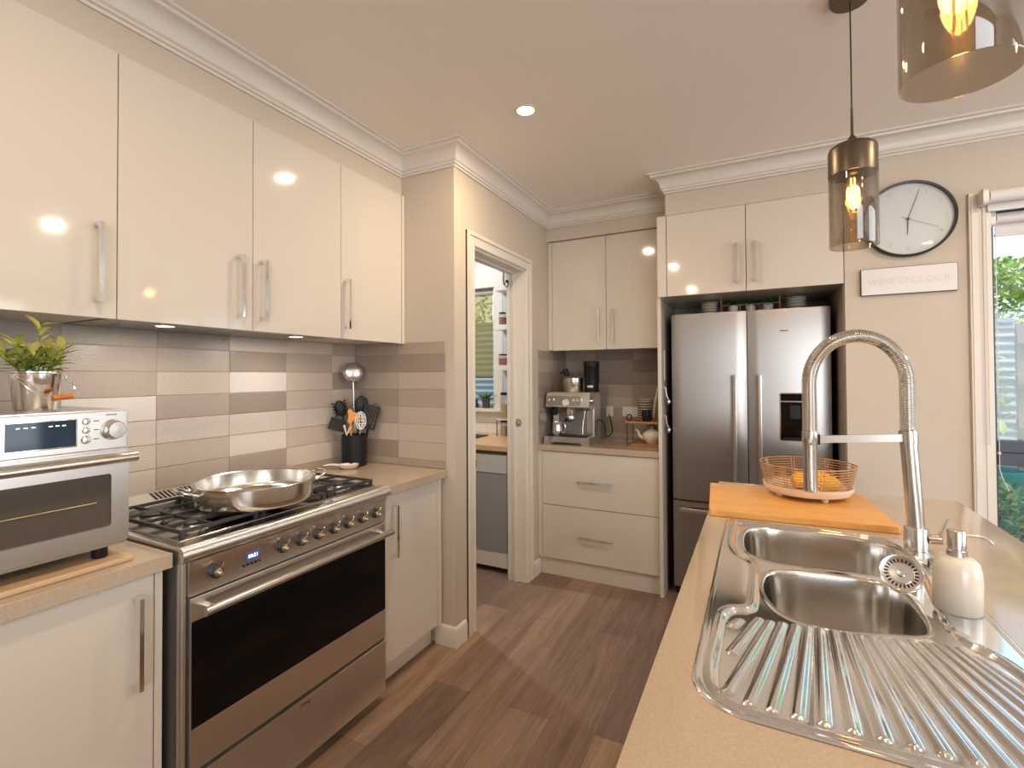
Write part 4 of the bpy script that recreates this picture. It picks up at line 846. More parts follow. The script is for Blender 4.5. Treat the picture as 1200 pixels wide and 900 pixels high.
b = MB(); b.lathe([(0.079, 0.100), (0.079, 0.108), (0.070, 0.116), (0.02, 0.120), (0, 0.120)], (cx_, cy_, tz), 40, cap=False); b.lathe([(0.013, 0.119), (0.016, 0.126), (0.014, 0.134), (0, 0.136)], (cx_+0.01, cy_, tz), 20, cap=False); b.build('lid', dark_grey, ct)
sc_ = thing('coffee_scoop', 'black coffee scoop leaning on the canister lid', 'scoop', (cx_-0.05, cy_-0.045, tz+0.118))
b = MB(); b.M = Matrix.Translation((cx_-0.045, cy_-0.03, tz+0.145)) @ Matrix.Rotation(R(-24), 4, 'Y'); b.lathe([(0, -0.028), (0.018, -0.028), (0.021, 0.010), (0.021, 0.022), (0, 0.022)], (0, 0, 0), 20, cap=False); b.M = None; b.build('cup', black_plastic, sc_)
b = MB(); b.tube([(cx_-0.052, cy_-0.035, tz+0.16), (cx_-0.085, cy_-0.045, tz+0.135)], [0.007, 0.009], 10); b.build('grip', black_plastic, sc_)
gx_, gy_ = 0.672, 3.51
gr = thing('coffee_grinder', 'tall black coffee grinder with a silver label on the coffee machine', 'grinder', (gx_, gy_, tz))
MB().lathe([(0, 0), (0.050, 0), (0.052, 0.004), (0.050, 0.05), (0.054, 0.075), (0.055, 0.185), (0.057, 0.188), (0.057, 0.212), (0.050, 0.222), (0, 0.224)], (gx_, gy_, tz), 40, cap=False).build('grinder_body', black_plastic, gr)
b = MB(); b.lathe([(0.0575, 0.190), (0.0575, 0.193), (0.0565, 0.193), (0.0565, 0.190)], (gx_, gy_, tz), 40, cap=False); b.build('ring', dark_metal, gr)
lb = MB(); lb.loft([[(gx_+0.0515*math.sin(a), gy_-0.0515*math.cos(a), z) for z in (tz+0.032, tz+0.048)] for a in [R(x) for x in range(-20, 29, 6)]], False, False, False); lb.build('label', white_plastic, gr)
# sockets
def socket(name, label, x0, x1, z0, z1, sw):
    o = thing(name, label, 'socket', ((x0+x1)/2, 3.833, (z0+z1)/2)); MB().box(x0, x1, 3.8245, 3.8335, z0, z1, 0.003).build('plate', white_plastic, o)
    for sx_, sz in sw: MB().box(sx_-0.006, sx_+0.006, 3.8215, 3.8246, sz-0.010, sz+0.010, 0.001).build('switch', white_ceramic, o)
    b = MB()
    for sx_, sz in sw:
        for dx, dz in ((-0.006, -0.022), (0.006, -0.022), (0, -0.032)): b.box(sx_+dx-0.001, sx_+dx+0.001, 3.8238, 3.8246, sz+dz-0.003, sz+dz+0.003)
    b.build('pin_hole', ink, o, 0)
socket('power_socket', 'white power socket just right of the coffee machine', 0.690, 0.745, 1.072, 1.152, ((0.717, 1.128),))
socket('power_socket', 'white double power socket beside the bowl stack', 0.818, 0.935, 1.074, 1.152, ((0.845, 1.128), (0.908, 1.128)))
# riser shelf with crockery
RX0, RX1, RY0, RY1, RZ = 0.925, 1.180, 3.45, 3.66, 1.060
rs = thing('riser_shelf', 'small wooden bench riser with metal legs beside the tall panel', 'shelf', (1.05, 3.55, 0.9072))
MB().box(RX0, RX1, RY0, RY1, RZ, RZ+0.014, 0.002).build('shelf_top', riser_wood, rs)
MB().box(RX0+0.035, RX1, RY0-0.01, RY1-0.02, 0.9074, 0.920, 0.002).build('shelf_base', riser_wood, rs)
for x in (RX0+0.012, RX1-0.012):
    b = MB(); b.tube([(x, RY0+0.012, RZ), (x, RY0+0.012, 0.9100), (x, RY1-0.012, 0.9100), (x, RY1-0.012, RZ)], 0.0030, 8); b.build('leg', dark_metal, rs)
tx, ty, tz_ = 1.092, 3.525, 0.9204
tp = thing('teapot', 'round cream teapot under the wooden riser', 'teapot', (tx, ty, tz_))
MB().lathe([(0, 0), (0.034, 0), (0.036, 0.006), (0.052, 0.022), (0.064, 0.045), (0.062, 0.066), (0.046, 0.084), (0.028, 0.090), (0, 0.091)], (tx, ty, tz_), 36, cap=False).build('pot_body', cream_ceramic, tp)
MB().lathe([(0.029, 0.0895), (0.027, 0.096), (0.010, 0.101), (0.007, 0.106), (0.010, 0.113), (0.006, 0.117), (0, 0.118)], (tx, ty, tz_), 28, cap=False).build('lid', cream_ceramic, tp)
b = MB(); b.tube(smooth_open([(tx-0.055, ty-0.005, tz_+0.035), (tx-0.080, ty-0.010, tz_+0.050), (tx-0.090, ty-0.012, tz_+0.080), (tx-0.107, ty-0.015, tz_+0.096)], 5), [0.014, 0.0135, 0.013, 0.0125, 0.012, 0.0115, 0.011, 0.0105, 0.010, 0.0095, 0.009, 0.0085, 0.008, 0.0075, 0.007, 0.0065], 12); b.build('spout', cream_ceramic, tp)
b = MB(); b.tube(smooth_open([(tx+0.052, ty, tz_+0.072), (tx+0.078, ty, tz_+0.072), (tx+0.078, ty, tz_+0.035), (tx+0.058, ty, tz_+0.030)], 5), 0.005, 10); b.build('handle', cream_ceramic, tp)
RT = RZ+0.0142
for k in range(8):
    x, y, z = 1.032, 3.61, RT+k*0.0178; r_ = 0.050; b = MB()
    b.lathe([(0, 0), (r_*0.7, 0), (r_*0.97, 0.005), (r_, 0.0172), (r_-0.003, 0.0172), (r_*0.7, 0.006), (0, 0.005)], (x, y, z), 30, cap=False); b.mi = 1
    b.lathe([(r_*0.99, 0.0095), (r_+0.0006, 0.0165), (r_+0.0006, 0.0172), (r_-0.002, 0.0174)], (x, y, z), 30, cap=False)
    tag(b.build('bowl', [cream_ceramic, stripe_grey]), 'striped bowl, %s in the stack on the wooden riser' % ['lowest', 'second from bottom', 'third from bottom', 'fourth from bottom', 'fifth from bottom', 'sixth from bottom', 'next to top', 'topmost'][k], 'bowl', 'striped bowls stacked on the riser')
tag(MB().lathe([(0, 0), (0.030, 0), (0.032, 0.003), (0.033, 0.074), (0.031, 0.076), (0.029, 0.074), (0.028, 0.006), (0, 0.005)], (1.060, 3.520, RT), 28, cap=False).build('mug', mat('navy_glaze', (0.012, 0.014, 0.03), 0.2)), 'dark navy cup on the riser in front of the bowls', 'cup')
b = MB(); b.M = Matrix.Translation((1.112, 3.56, RT+0.004)) @ Matrix.Rotation(R(9), 4, 'Y')
loops = []
for d, s_ in ((0.0, 0.80), (0.004, 0.96), (0.011, 1.0), (0.013, 0.98), (0.007, 0.90), (0.006, 0.72)):
    loops.append([(-d, 0.085*s_*math.cos(2*PI*k/36), 0.135+0.133*s_*math.sin(2*PI*k/36)) for k in range(36)])
b.loft(loops); tag(b.build('platter', cream_ceramic), 'oval cream platter leaning on the tall panel above the riser', 'platter')
b = MB(); b.tube([(0.950+0.018*math.cos(a), 3.475+0.004*math.sin(a), RT+0.024+0.019*math.sin(a)) for a in [2*PI*k/24 for k in range(24)]], 0.0045, 8, True)
ts = thing('tea_strainer', 'round black wire tea strainer lying on the riser edge', 'strainer', (0.96, 3.475, RT)); b.build('ring', dark_metal, ts)
b = MB(); b.tube(smooth_open([(0.967, 3.474, RT+0.017), (0.990, 3.475, RT+0.010), (1.010, 3.477, RT+0.008), (1.036, 3.480, RT+0.005)], 4), 0.0036, 8); b.build('handle', dark_metal, ts)
# ================================================================ clock and sign on the right wall
numeral_ink = mat('numeral_ink', (0.52, 0.51, 0.50), 0.5)
kx, kz, kr = 2.414, 2.158, 0.187; KY = 3.117
ck_ = thing('wall_clock', 'large round white wall clock with a thin black rim', 'clock', (kx, KY, kz))
b = MB(); b.lathe([(kr-0.004, 0), (kr, 0.004), (kr, 0.030), (kr-0.004, 0.034), (kr-0.010, 0.033), (kr-0.011, 0.012)], (kx, KY, kz), 72, (0, -1, 0), False); b.build('rim', mat('clock_rim', (0.018, 0.014, 0.014), 0.35), ck_)
b = MB(); b.lathe([(kr-0.004, 0.001), (kr-0.010, 0.014), (0, 0.014)], (kx, KY, kz), 72, (0, -1, 0), False); face = b.build('face', mat('clock_face', (0.66, 0.65, 0.64), 0.35), ck_)
for h_ in range(1, 13):
    a = R(90-30*h_); text('numeral', str(h_), 0.030, numeral_ink, face, (kx+0.145*math.cos(a), KY-0.0145, kz+0.145*math.sin(a)), FY, 0.0002)
def hand(name, ang, L, back, w_, y):
    a = R(90-ang); d = Vector((math.cos(a), 0, math.sin(a))); s_ = Vector((-math.sin(a), 0, math.cos(a))); c = Vector((kx, KY-y, kz)); b = MB()
    b.loft([[c-d*back+s_*w_, c-d*back-s_*w_, c+d*L-s_*w_*0.6, c+d*L+s_*w_*0.6], [q+Vector((0, -0.001, 0)) for q in (c-d*back+s_*w_, c-d*back-s_*w_, c+d*L-s_*w_*0.6, c+d*L+s_*w_*0.6)]]); b.build(name, dark_grey, ck_, 0)
hand('minute_hand', 18, 0.145, 0.0, 0.0014, 0.018); hand('hour_hand', 182, 0.075, 0.0, 0.0024, 0.0165); hand('second_hand', 115, 0.130, 0.03, 0.0007, 0.020)
b = MB(); b.lathe([(0.006, 0.014), (0.006, 0.022), (0, 0.023)], (kx, KY, kz), 20, (0, -1, 0), False); b.build('hub', dark_grey, ck_)
b = MB(); b.lathe([(kr-0.0105, 0.027), (0, 0.028)], (kx, KY, kz), 60, (0, -1, 0), False); b.build('cover_glass', clear_glass, ck_)
sg = thing('wall_sign', 'long white framed sign with pale lettering below the clock', 'sign', (2.408, KY, 1.856))
b = MB(); b.box(2.219, 2.598, KY-0.018, KY, 1.790, 1.925, 0.001); b.build('frame', mat('sign_edge', (0.05, 0.03, 0.03), 0.5), sg)
b = MB(); b.box(2.2215, 2.5955, KY-0.0195, KY-0.0175, 1.7925, 1.9225); pnl2 = b.build('panel', mat('sign_panel', (0.70, 0.67, 0.66), 0.25), sg, 0)
text('lettering', "WINE O'CLOCK", 0.046, mat('sign_lettering', (0.595, 0.567, 0.55), 0.5), pnl2, (2.409, KY-0.0196, 1.855), FY, 0.0002, space=1.0)
# roller blinds over the window
def roller(label, x0, x1, y, z, r_, drop, dbl):
    o = thing('roller_blind', label, 'blind', ((x0+x1)/2, y, z))
    b = MB(); b.cyl((x0+0.03, y, z), (x1, y, z), r_, n=28); b.build('roll', blind_fabric, o)
    b = MB(); prof = rrect(-0.034, 0.034, -0.036, 0.036, 0.016); b.loft([[(x, y+p, z+q) for p, q in prof] for x in (x0+0.004, x0+0.024)]); b.build('bracket', white_plastic, o)
    b = MB(); b.tube([(x0+0.026, y+0.022*math.cos(a), z+0.022*math.sin(a)) for a in [2*PI*k/24 for k in range(24)]], 0.003, 6, True); b.build('chain_wheel', grey_panel, o)
    MB().box(x0+0.035, x1, y+r_-0.004, y+r_-0.003, z-drop, z).build('fabric', blind_fabric, o, 0)
    b = MB(); b.cyl((x0+0.035, y+r_-0.003, z-drop), (x1, y+r_-0.003, z-drop), 0.007, n=14); b.build('bottom_bar', white_plastic, o)
    return o
ro = roller('outer white roller blind rolled up over the window, on the face of the wall', 2.668, 4.62, 3.062, 2.205, 0.030, 0.055, 0)
cd = MB()
for dx in (0, 0.012): cd.tube([(2.682+dx, 3.080, 2.19), (2.682+dx, 3.084, 1.072)], 0.0012, 6)
cd.tube([(2.682+0.006+0.006*math.cos(a), 3.084, 1.070+0.008*math.sin(a)) for a in [R(180+15*k) for k in range(13)]], 0.0012, 6); cd.build('pull_chain', ink_pale, ro)
ri = roller('inner roller blind with steel bar, inside the window recess', 2.722, 4.54, 3.165, 2.125, 0.026, 0.075, 0)
cd = MB(); cd.tube(smooth_open([(2.752, 3.160, 2.11), (2.752, 3.164, 1.6), (2.752, 3.168, 1.02), (2.757, 3.17, 0.92), (2.785, 3.172, 0.84)], 6), 0.0018, 6); cd.ball((2.752, 3.168, 1.015), 0.007)
cd.build('pull_chain', white_plastic, ri)
# ================================================================ island bench with sink
IX0, IX1, IY0, IY1, IZ = 1.583, 2.416, -0.35, 2.475, 0.907
SX0, SX1, SY0, SY1 = 1.645, 2.152, 0.783, 1.846       # sink outline
def outline(off, n=10):                               # sink outline, wide round near corners
    out = []; x0, x1, y0, y1 = SX0+off, SX1-off, SY0+off, SY1-off
    for cx, cy, a0, r in ((x1, y1, 0, 0.075), (x0, y1, 90, 0.035), (x0, y0, 180, 0.085), (x1, y0, 270, 0.085)):
        r = max(0.006, r-off); qx = cx-r if cx == x1 else cx+r; qy = cy-r if cy == y1 else cy+r
        for k in range(n+1):
            a = R(a0+90*k/n); out.append((qx+r*math.cos(a), qy+r*math.sin(a)))
    return out
b = MB(); inn = outline(0.012); n = len(inn); corners = [(IX1, IY1), (IX0, IY1), (IX0, IY0), (IX1, IY0)]
lay = []
for z in (IZ-0.040, IZ): lay.append(([b.v((x, y, z)) for x, y in inn], [b.v((x, y, z)) for x, y in corners]))
for i_, o_ in lay:
    for k in range(n):
        c = k//11; nx = (k+1) % n
        if nx//11 == c: b.f((i_[k], i_[nx], o_[c]))
        else: b.f((i_[k], i_[nx], o_[(c+1) % 4], o_[c]))
for k in range(n): b.f((lay[0][0][k], lay[0][0][(k+1) % n], lay[1][0][(k+1) % n], lay[1][0][k]))
es = []
for k in range(4):
    f = b.f((lay[0][1][k], lay[0][1][(k+1) % 4], lay[1][1][(k+1) % 4], lay[1][1][k])); es += [e for e in f.edges]
bmesh.ops.bevel(b.bm, geom=list(set(es)), offset=0.0025, segments=2, profile=0.5, affect='EDGES')
tag(b.build('island_worktop', stone, smooth=30), 'long beige stone island worktop holding the sink', 'worktop')
ic = thing('island_cabinet', 'white gloss island base under the stone worktop', 'cabinet', (2.0, 1.05, 0))
b = MB(); b.box(1.628, 1.646, -0.30, 2.43, 0.12, 0.866); b.box(2.352, 2.37, -0.30, 2.43, 0.0, 0.866); b.box(1.646, 2.352, 2.412, 2.43, 0.0, 0.866); b.box(1.646, 2.352, -0.30, -0.282, 0.0, 0.866); b.box(1.70, 2.352, -0.282, 2.412, 0.12, 0.136)
b.build('carcass', carcass_white, ic, 0)
MB().box(1.69, 1.705, -0.282, 2.412, 0, 0.119).build('kickboard', gloss_white, ic)
for k in range(5):
    y0 = -0.30+k*0.546; d = MB().box(1.609, 1.627, y0+0.0015, y0+0.5445, 0.122, 0.862, 0.0015).build('door', gloss_white, ic)
    handle(MB(), (1.609, y0+0.06, 0.58), (1.609, y0+0.06, 0.815), (-0.03, 0, 0)).build('handle', chrome, d)
# ---------------------------------------------------------------- sink: pressed sheet with ribs, two bowls
def sdf(P, poly):
    A = np.array(poly); B = np.roll(A, -1, 0); d = np.full(len(P), 1e9); ins = np.zeros(len(P), bool); near = np.zeros((len(P), 2))
    for a, c in zip(A, B):
        e = c-a; w = P-a; t_ = np.clip((w@e)/max(e@e, 1e-12), 0, 1); q = a+t_[:, None]*e; dd = np.hypot(*(P-q).T)
        m_ = dd < d; d[m_] = dd[m_]; near[m_] = q[m_]
        cond = ((a[1] > P[:, 1]) != (c[1] > P[:, 1]))
        with np.errstate(divide='ignore', invalid='ignore'): ins ^= cond & (P[:, 0] < (c[0]-a[0])*(P[:, 1]-a[1])/(c[1]-a[1]+1e-15)+a[0])
    return np.where(ins, d, -d), near
def sm(x): x = np.clip(x, 0, 1); return x*x*(3-2*x)
inner = smooth_closed([(1.690, 1.815, 0), (1.673, 1.785, 0), (1.672, 1.70, 0), (1.673, 1.57, 0), (1.690, 1.495, 0), (1.722, 1.450, 0), (1.735, 1.40, 0), (1.735, 1.30, 0), (1.733, 1.19, 0), (1.722, 1.155, 0), (1.695, 1.140, 0), (1.677, 1.10, 0), (1.674, 1.00, 0), (1.672, 0.90, 0),
                       (1.682, 0.840, 0), (1.712, 0.812, 0), (1.80, 0.806, 0), (1.95, 0.808, 0), (2.07, 0.812, 0), (2.115, 0.835, 0), (2.130, 0.90, 0), (2.129, 1.00, 0), (2.121, 1.085, 0), (2.104, 1.145, 0), (2.078, 1.185, 0), (2.068, 1.24, 0), (2.075, 1.33, 0), (2.084, 1.42, 0), (2.096, 1.52, 0), (2.102, 1.62, 0), (2.098, 1.71, 0), (2.080, 1.78, 0), (2.045, 1.815, 0), (1.95, 1.826, 0), (1.80, 1.826, 0)], 5)
inner = [(p[0], p[1]) for p in inner]
bowlA = [(p[0], p[1]) for p in smooth_closed([(1.703, 1.60, 0), (1.702, 1.70, 0), (1.716, 1.768, 0), (1.765, 1.802, 0), (1.85, 1.808, 0), (1.95, 1.806, 0), (2.03, 1.790, 0), (2.070, 1.745, 0), (2.078, 1.67, 0), (2.070, 1.59, 0), (2.050, 1.525, 0), (2.00, 1.494, 0), (1.92, 1.490, 0), (1.83, 1.480, 0), (1.765, 1.487, 0), (1.718, 1.530, 0)], 5)]
bowlB = [(p[0], p[1]) for p in smooth_closed([(1.752, 1.27, 0), (1.752, 1.345, 0), (1.768, 1.405, 0), (1.825, 1.440, 0), (1.915, 1.456, 0), (1.99, 1.450, 0), (2.030, 1.405, 0), (2.036, 1.33, 0), (2.034, 1.25, 0), (2.016, 1.195, 0), (1.955, 1.170, 0), (1.887, 1.150, 0), (1.825, 1.148, 0), (1.778, 1.185, 0)], 5)]
cell = 0.0019
xs = np.arange(SX0-cell, SX1+cell*2, cell); ys = np.arange(SY0-cell, SY1+cell*2, cell)
GX, GY = np.meshgrid(xs, ys, indexing='ij'); P = np.stack([GX.ravel(), GY.ravel()], 1)
do, no = sdf(P, outline(0)); di, _ = sdf(P, inner); dA, nA = sdf(P, bowlA); dB, nB = sdf(P, bowlB)
zz = np.full(len(P), IZ+0.0012)+0.0028*sm(do/0.004)-0.0014*sm((do-0.007)/0.006)
zz += 0.0022*np.exp(-((di+0.003)/0.006)**2)-0.0065*sm((di+0.002)/0.012)
RIB = [((1.709, 1.104), (1.697, 1.075)), ((1.743, 1.125), (1.700, 0.970)), ((1.762, 1.122), (1.699, 0.848)), ((1.784, 1.126), (1.729, 0.834)), ((1.807, 1.128), (1.759, 0.832)), ((1.826, 1.130), (1.791, 0.832)), ((1.846, 1.132), (1.823, 0.832)), ((1.867, 1.134), (1.857, 0.833)), ((1.887, 1.136), (1.891, 0.834)),
       ((1.907, 1.138), (1.923, 0.836)), ((1.926, 1.141), (1.954, 0.837)), ((1.946, 1.144), (1.985, 0.838)), ((1.967, 1.148), (2.016, 0.840)), ((1.988, 1.153), (2.047, 0.843)), ((2.008, 1.158), (2.077, 0.852)), ((2.026, 1.164), (2.100, 0.875)), ((2.042, 1.168), (2.108, 0.935)), ((2.057, 1.163), (2.110, 0.995)), ((2.074, 1.140), (2.106, 1.060))]
rib = np.zeros(len(P))
for a, c in RIB:
    a, c = np.array(a), np.array(c); e = c-a; t_ = np.clip(((P-a)@e)/(e@e), 0, 1); d_ = np.hypot(*(P-a-t_[:, None]*e).T)
    wd = 0.0085+0.0030*t_; rib = np.maximum(rib, 0.0046*(0.5+0.5*np.cos(PI*np.clip(d_/wd, 0, 1))))
zz += rib
for dd in (dA, dB): zz += 0.0016*np.exp(-((dd+0.004)/0.004)**2)
out_ = do < 0; P2 = P.copy(); P2[out_] = no[out_]; zz[out_] = IZ+0.0006
for dd, nn in ((dA, nA), (dB, nB)):
    m_ = dd > 0; P2[m_] = nn[m_]; zz[m_] = IZ-0.0045
keep = (do > -cell*1.5) & (dA < cell*1.5) & (dB < cell*1.5)
hard_out = (do <= 0); inA = dA >= 0; inB = dB >= 0
nx_, ny_ = GX.shape; idx = np.arange(len(P)).reshape(nx_, ny_)
Q = np.stack([idx[:-1, :-1], idx[1:, :-1], idx[1:, 1:], idx[:-1, 1:]], -1).reshape(-1, 4)
okf = keep[Q].all(1) & ~hard_out[Q].all(1) & ~inA[Q].all(1) & ~inB[Q].all(1); Q = Q[okf]
used, inv = np.unique(Q, return_inverse=True); Qn = inv.reshape(-1, 4)
sk_ = thing('kitchen_sink', 'stainless steel double bowl sink with a ribbed drainer set in the island', 'sink', (1.9, 1.3, IZ))
me = bpy.data.meshes.new('drainer_deck'); V = np.column_stack([P2[used], zz[used]])-np.array([1.9, 1.3, IZ])
me.from_pydata(V.tolist(), [], Qn.tolist()); me.materials.append(sink_steel); me.polygons.foreach_set('use_smooth', [True]*len(me.polygons)); me.update()
dk = bpy.data.objects.new('drainer_deck', me); COL.objects.link(dk); dk.parent = sk_
if me.polygons[0].normal.z < 0: me.flip_normals()
for nm, outl in (('bowl', bowlA), ('bowl', bowlB)):
    c = np.mean(np.array(outl), 0); b = MB(); loops = []
    for off, z in ((0.0030, -0.0020), (0.0012, -0.0016), (-0.0015, -0.0040), (-0.003, -0.010), (-0.008, -0.06), (-0.013, -0.125), (-0.020, -0.150), (-0.034, -0.166), (-0.055, -0.172)):
        loops.append([tuple(c+(np.array(p)-c)*(1+off/np.hypot(*(np.array(p)-c))))+(IZ+z,) for p in outl])
    loops.append([(c[0]+0.045*math.cos(2*PI*i/len(outl)+math.atan2(outl[0][1]-c[1], outl[0][0]-c[0])), c[1]-0.045*math.sin(2*PI*i/len(outl)-math.atan2(outl[0][1]-c[1], outl[0][0]-c[0])), IZ-0.174) for i in range(len(outl))])
    b.loft(loops, False, True); bw = b.build(nm, bowl_steel, sk_, 60)
    b = MB(); b.lathe([(0.042, -0.1735), (0.040, -0.170), (0.030, -0.171), (0.028, -0.1735), (0, -0.1735)], (c[0], c[1], IZ), 32, cap=False); b.build('waste', chrome, bw)
# strainer plate leaning on the rim
sc0 = Vector((2.024, 1.398, 0.9485)); axn = (Vector((1.746, 0, 1.394))-sc0).normalized(); axn = (axn+Vector((0, 0, 0.15))).normalized()
stn = thing('sink_strainer', 'round steel sink strainer plug propped up beside the bowls', 'strainer', sc0)
b = MB(); b.lathe([(0.0385, -0.004), (0.0400, 0.0), (0.0385, 0.0035), (0.034, 0.0015), (0.0, 0.0015), (0, -0.004)], sc0, 48, axn, False); b.build('plate', polished, stn)
q = Vector((0, 0, 1)).rotation_difference(axn)
b = MB()
for k in range(24):
    a = 2*PI*k/24; b.M = Matrix.Translation(sc0) @ q.to_matrix().to_4x4() @ Matrix.Rotation(a, 4, 'Z'); b.box(0.0235, 0.0305, -0.0016, 0.0016, 0.0012, 0.0021)
b.M = None; b.build('drain_slot', black_plastic, stn, 0, kind='stuff')
b = MB(); b.lathe([(0.022, 0.0015), (0.021, 0.0035), (0.008, 0.004), (0.006, 0.008), (0.008, 0.012), (0.007, 0.015), (0, 0.0155)], sc0, 32, axn, False); b.build('knob', polished, stn)
b = MB(); b.lathe([(0.030, -0.004), (0.028, -0.022), (0, -0.022)], sc0, 32, axn, False); b.build('basket', brushed_small, stn)
# ---------------------------------------------------------------- spring tap
tb = Vector((2.128, 1.748, IZ+0.0032)); tt = Vector((2.112, 1.738, 1.228)); th = Vector((1.872, 1.620, 1.225))
tap = thing('kitchen_tap', 'tall brushed steel spring-neck kitchen tap behind the sink', 'tap', tb)
b = MB(); b.lathe([(0.0275, 0), (0.0275, 0.058), (0.0265, 0.060), (0.019, 0.060)], tb, 36); b.build('base', tap_steel, tap)
b = MB(); b.cyl(tb+Vector((0, 0, 0.058)), tt-(tt-tb).normalized()*0.026, 0.0195, n=32); b.cyl(tt-(tt-tb).normalized()*0.0255, tt+Vector((0, 0, 0.008)), 0.0215, 0.0210, 32); b.build('column', tap_steel, tap)
b = MB(); b.cyl(tb+Vector((0.026, -0.008, 0.034)), tb+Vector((0.052, -0.016, 0.037)), 0.013, n=20); b.tube([tb+Vector((0.046, -0.014, 0.042)), tb+Vector((0.064, -0.020, 0.095))], [0.006, 0.0045], 10); b.build('lever', tap_steel, tap)
mid = (tt+th)/2; hx = (th-tt); hx.z = 0; rad = hx.length/2; hx.normalize(); zc_ = 1.368
path = [tt+Vector((0, 0, 0.008+k*(zc_-tt.z-0.008)/8)) for k in range(8)]+[Vector((mid.x, mid.y, zc_))-hx*rad*math.cos(PI*k/28)+Vector((0, 0, rad*0.98*math.sin(PI*k/28))) for k in range(29)]+[th+Vector((0, 0, zc_-th.z-k*(zc_-th.z-0.004)/8)) for k in range(1, 9)]
b = MB(); b.tube(path, 0.0150, 14); b.build('hose', tap_steel, tap)
def coil(path, r_, wire, pitch):
    P_ = [Vector(p) for p in path]; L = [0]
    for a, c in zip(P_, P_[1:]): L.append(L[-1]+(c-a).length)
    pts = []; nn = int(L[-1]/pitch*12); side = hx.cross(Vector((0, 0, 1))).normalized(); k = 0
    for i in range(nn+1):
        s_ = L[-1]*i/nn
        while k < len(L)-2 and L[k+1] < s_: k += 1
        t_ = (s_-L[k])/(L[k+1]-L[k]); p = P_[k].lerp(P_[k+1], t_); tg = (P_[k+1]-P_[k]).normalized(); a = 2*PI*i/12
        pts.append(p+(side*math.cos(a)+tg.cross(side)*math.sin(a))*r_)
    return pts
b = MB(); b.tube(coil(path, 0.0168, 0.0016, 0.0044), 0.0018, 5); b.build('spring', chrome, tap)
b = MB(); b.lathe([(0.0160, 0.012), (0.0195, 0.010), (0.0200, -0.020), (0.0180, -0.024), (0.0170, -0.028), (0.0170, -0.150), (0.0160, -0.156), (0.012, -0.156), (0.012, -0.150), (0, -0.150)], th, 32, cap=False); b.build('spray_head', tap_steel, tap)
b = MB(); a0, a1 = tt+Vector((0, 0, -0.012)), th+Vector((0, 0, -0.012)); s_ = Vector((-hx.y, hx.x, 0))*0.005
b.loft([[p+s_+Vector((0, 0, -0.010)), p-s_+Vector((0, 0, -0.010)), p-s_+Vector((0, 0, 0.010)), p+s_+Vector((0, 0, 0.010))] for p in (a0+hx*0.015, a1-hx*0.019)]); b.build('holder_arm', tap_steel, tap)
b = MB(); b.box(a1.x+0.016, a1.x+0.024, a1.y-0.004, a1.y+0.016, a1.z-0.014, a1.z+0.014, 0.001); b.build('clip', black_plastic, tap)
# ---------------------------------------------------------------- soap dispenser
sx0, sy0, sz0 = 2.103, 1.338, IZ+0.0028
sd = thing('soap_dispenser', 'cream ceramic soap dispenser with a steel pump beside the sink', 'soap dispenser', (sx0, sy0, sz0))
MB().lathe([(0, 0), (0.0375, 0), (0.0395, 0.003), (0.0395, 0.060), (0.0385, 0.085), (0.0345, 0.100), (0.026, 0.109), (0.017, 0.111), (0, 0.111)], (sx0, sy0, sz0), 48, cap=False).build('bottle', white_ceramic, sd)
b = MB(); b.lathe([(0.0165, 0.108), (0.0165, 0.122), (0.0140, 0.124), (0.0140, 0.126), (0.0150, 0.127), (0.0150, 0.160), (0.0135, 0.163), (0, 0.163)], (sx0, sy0, sz0), 36, cap=False); pm = b.build('pump', tap_steel, sd)
b = MB(); b.tube(smooth_open([(sx0+0.010, sy0+0.004, sz0+0.152), (sx0+0.034, sy0+0.010, sz0+0.151), (sx0+0.050, sy0+0.014, sz0+0.147), (sx0+0.060, sy0+0.016, sz0+0.138)], 5), 0.0032, 10); b.build('spout', tap_steel, pm)
# ---------------------------------------------------------------- bamboo board, fruit basket, lemons
b = MB(); b.M = Matrix.Translation((1.842, 2.105, IZ+0.0003)) @ Matrix.Rotation(R(4.0), 4, 'Z'); b.prism(rrect(-0.268, 0.268, -0.230, 0.230, 0.008, 4), 0, 0.022, 0.003)
tag(b.build('chopping_board', bamboo), 'large orange bamboo chopping board at the far end of the island', 'board')
kx_, ky_, kz_ = 1.907, 2.232, IZ+0.0226
fb = thing('fruit_basket', 'round copper wire fruit basket on a pale wooden footed tray', 'fruit basket', (kx_, ky_, kz_))
b = MB(); b.lathe([(0, 0.012), (0.118, 0.012), (0.138, 0.018), (0.148, 0.034), (0.149, 0.046), (0.1455, 0.046), (0.142, 0.034), (0.13, 0.024), (0, 0.022)], (kx_, ky_, kz_), 56, cap=False); b.build('tray', pale_wood, fb)
for k in range(4):
    a = R(45+90*k-18); b = MB(); b.lathe([(0, 0), (0.011, 0), (0.013, 0.0135), (0, 0.0135)], (kx_+0.105*math.cos(a), ky_+0.105*math.sin(a), kz_), 16, cap=False); b.build('foot', pale_wood, fb)
b = MB()
for k in range(9):
    t_ = k/8; rr = 0.139+0.020*t_**0.8; z = kz_+0.046+0.076*t_; b.tube([(kx_+rr*math.cos(a), ky_+rr*math.sin(a), z) for a in [2*PI*j/56 for j in range(56)]], 0.0019 if k < 8 else 0.0026, 6, True)
for k in range(8):
    a = 2*PI*k/8+0.25
    for da in (-0.035, 0.035):
        b.tube([(kx_+(0.137+0.020*t_**0.8)*math.cos(a+da), ky_+(0.137+0.020*t_**0.8)*math.sin(a+da), kz_+0.036+0.086*t_) for t_ in (0, 0.25, 0.5, 0.75, 1)], 0.0017, 6)
b.build('wire_wall', copper_wire, fb)
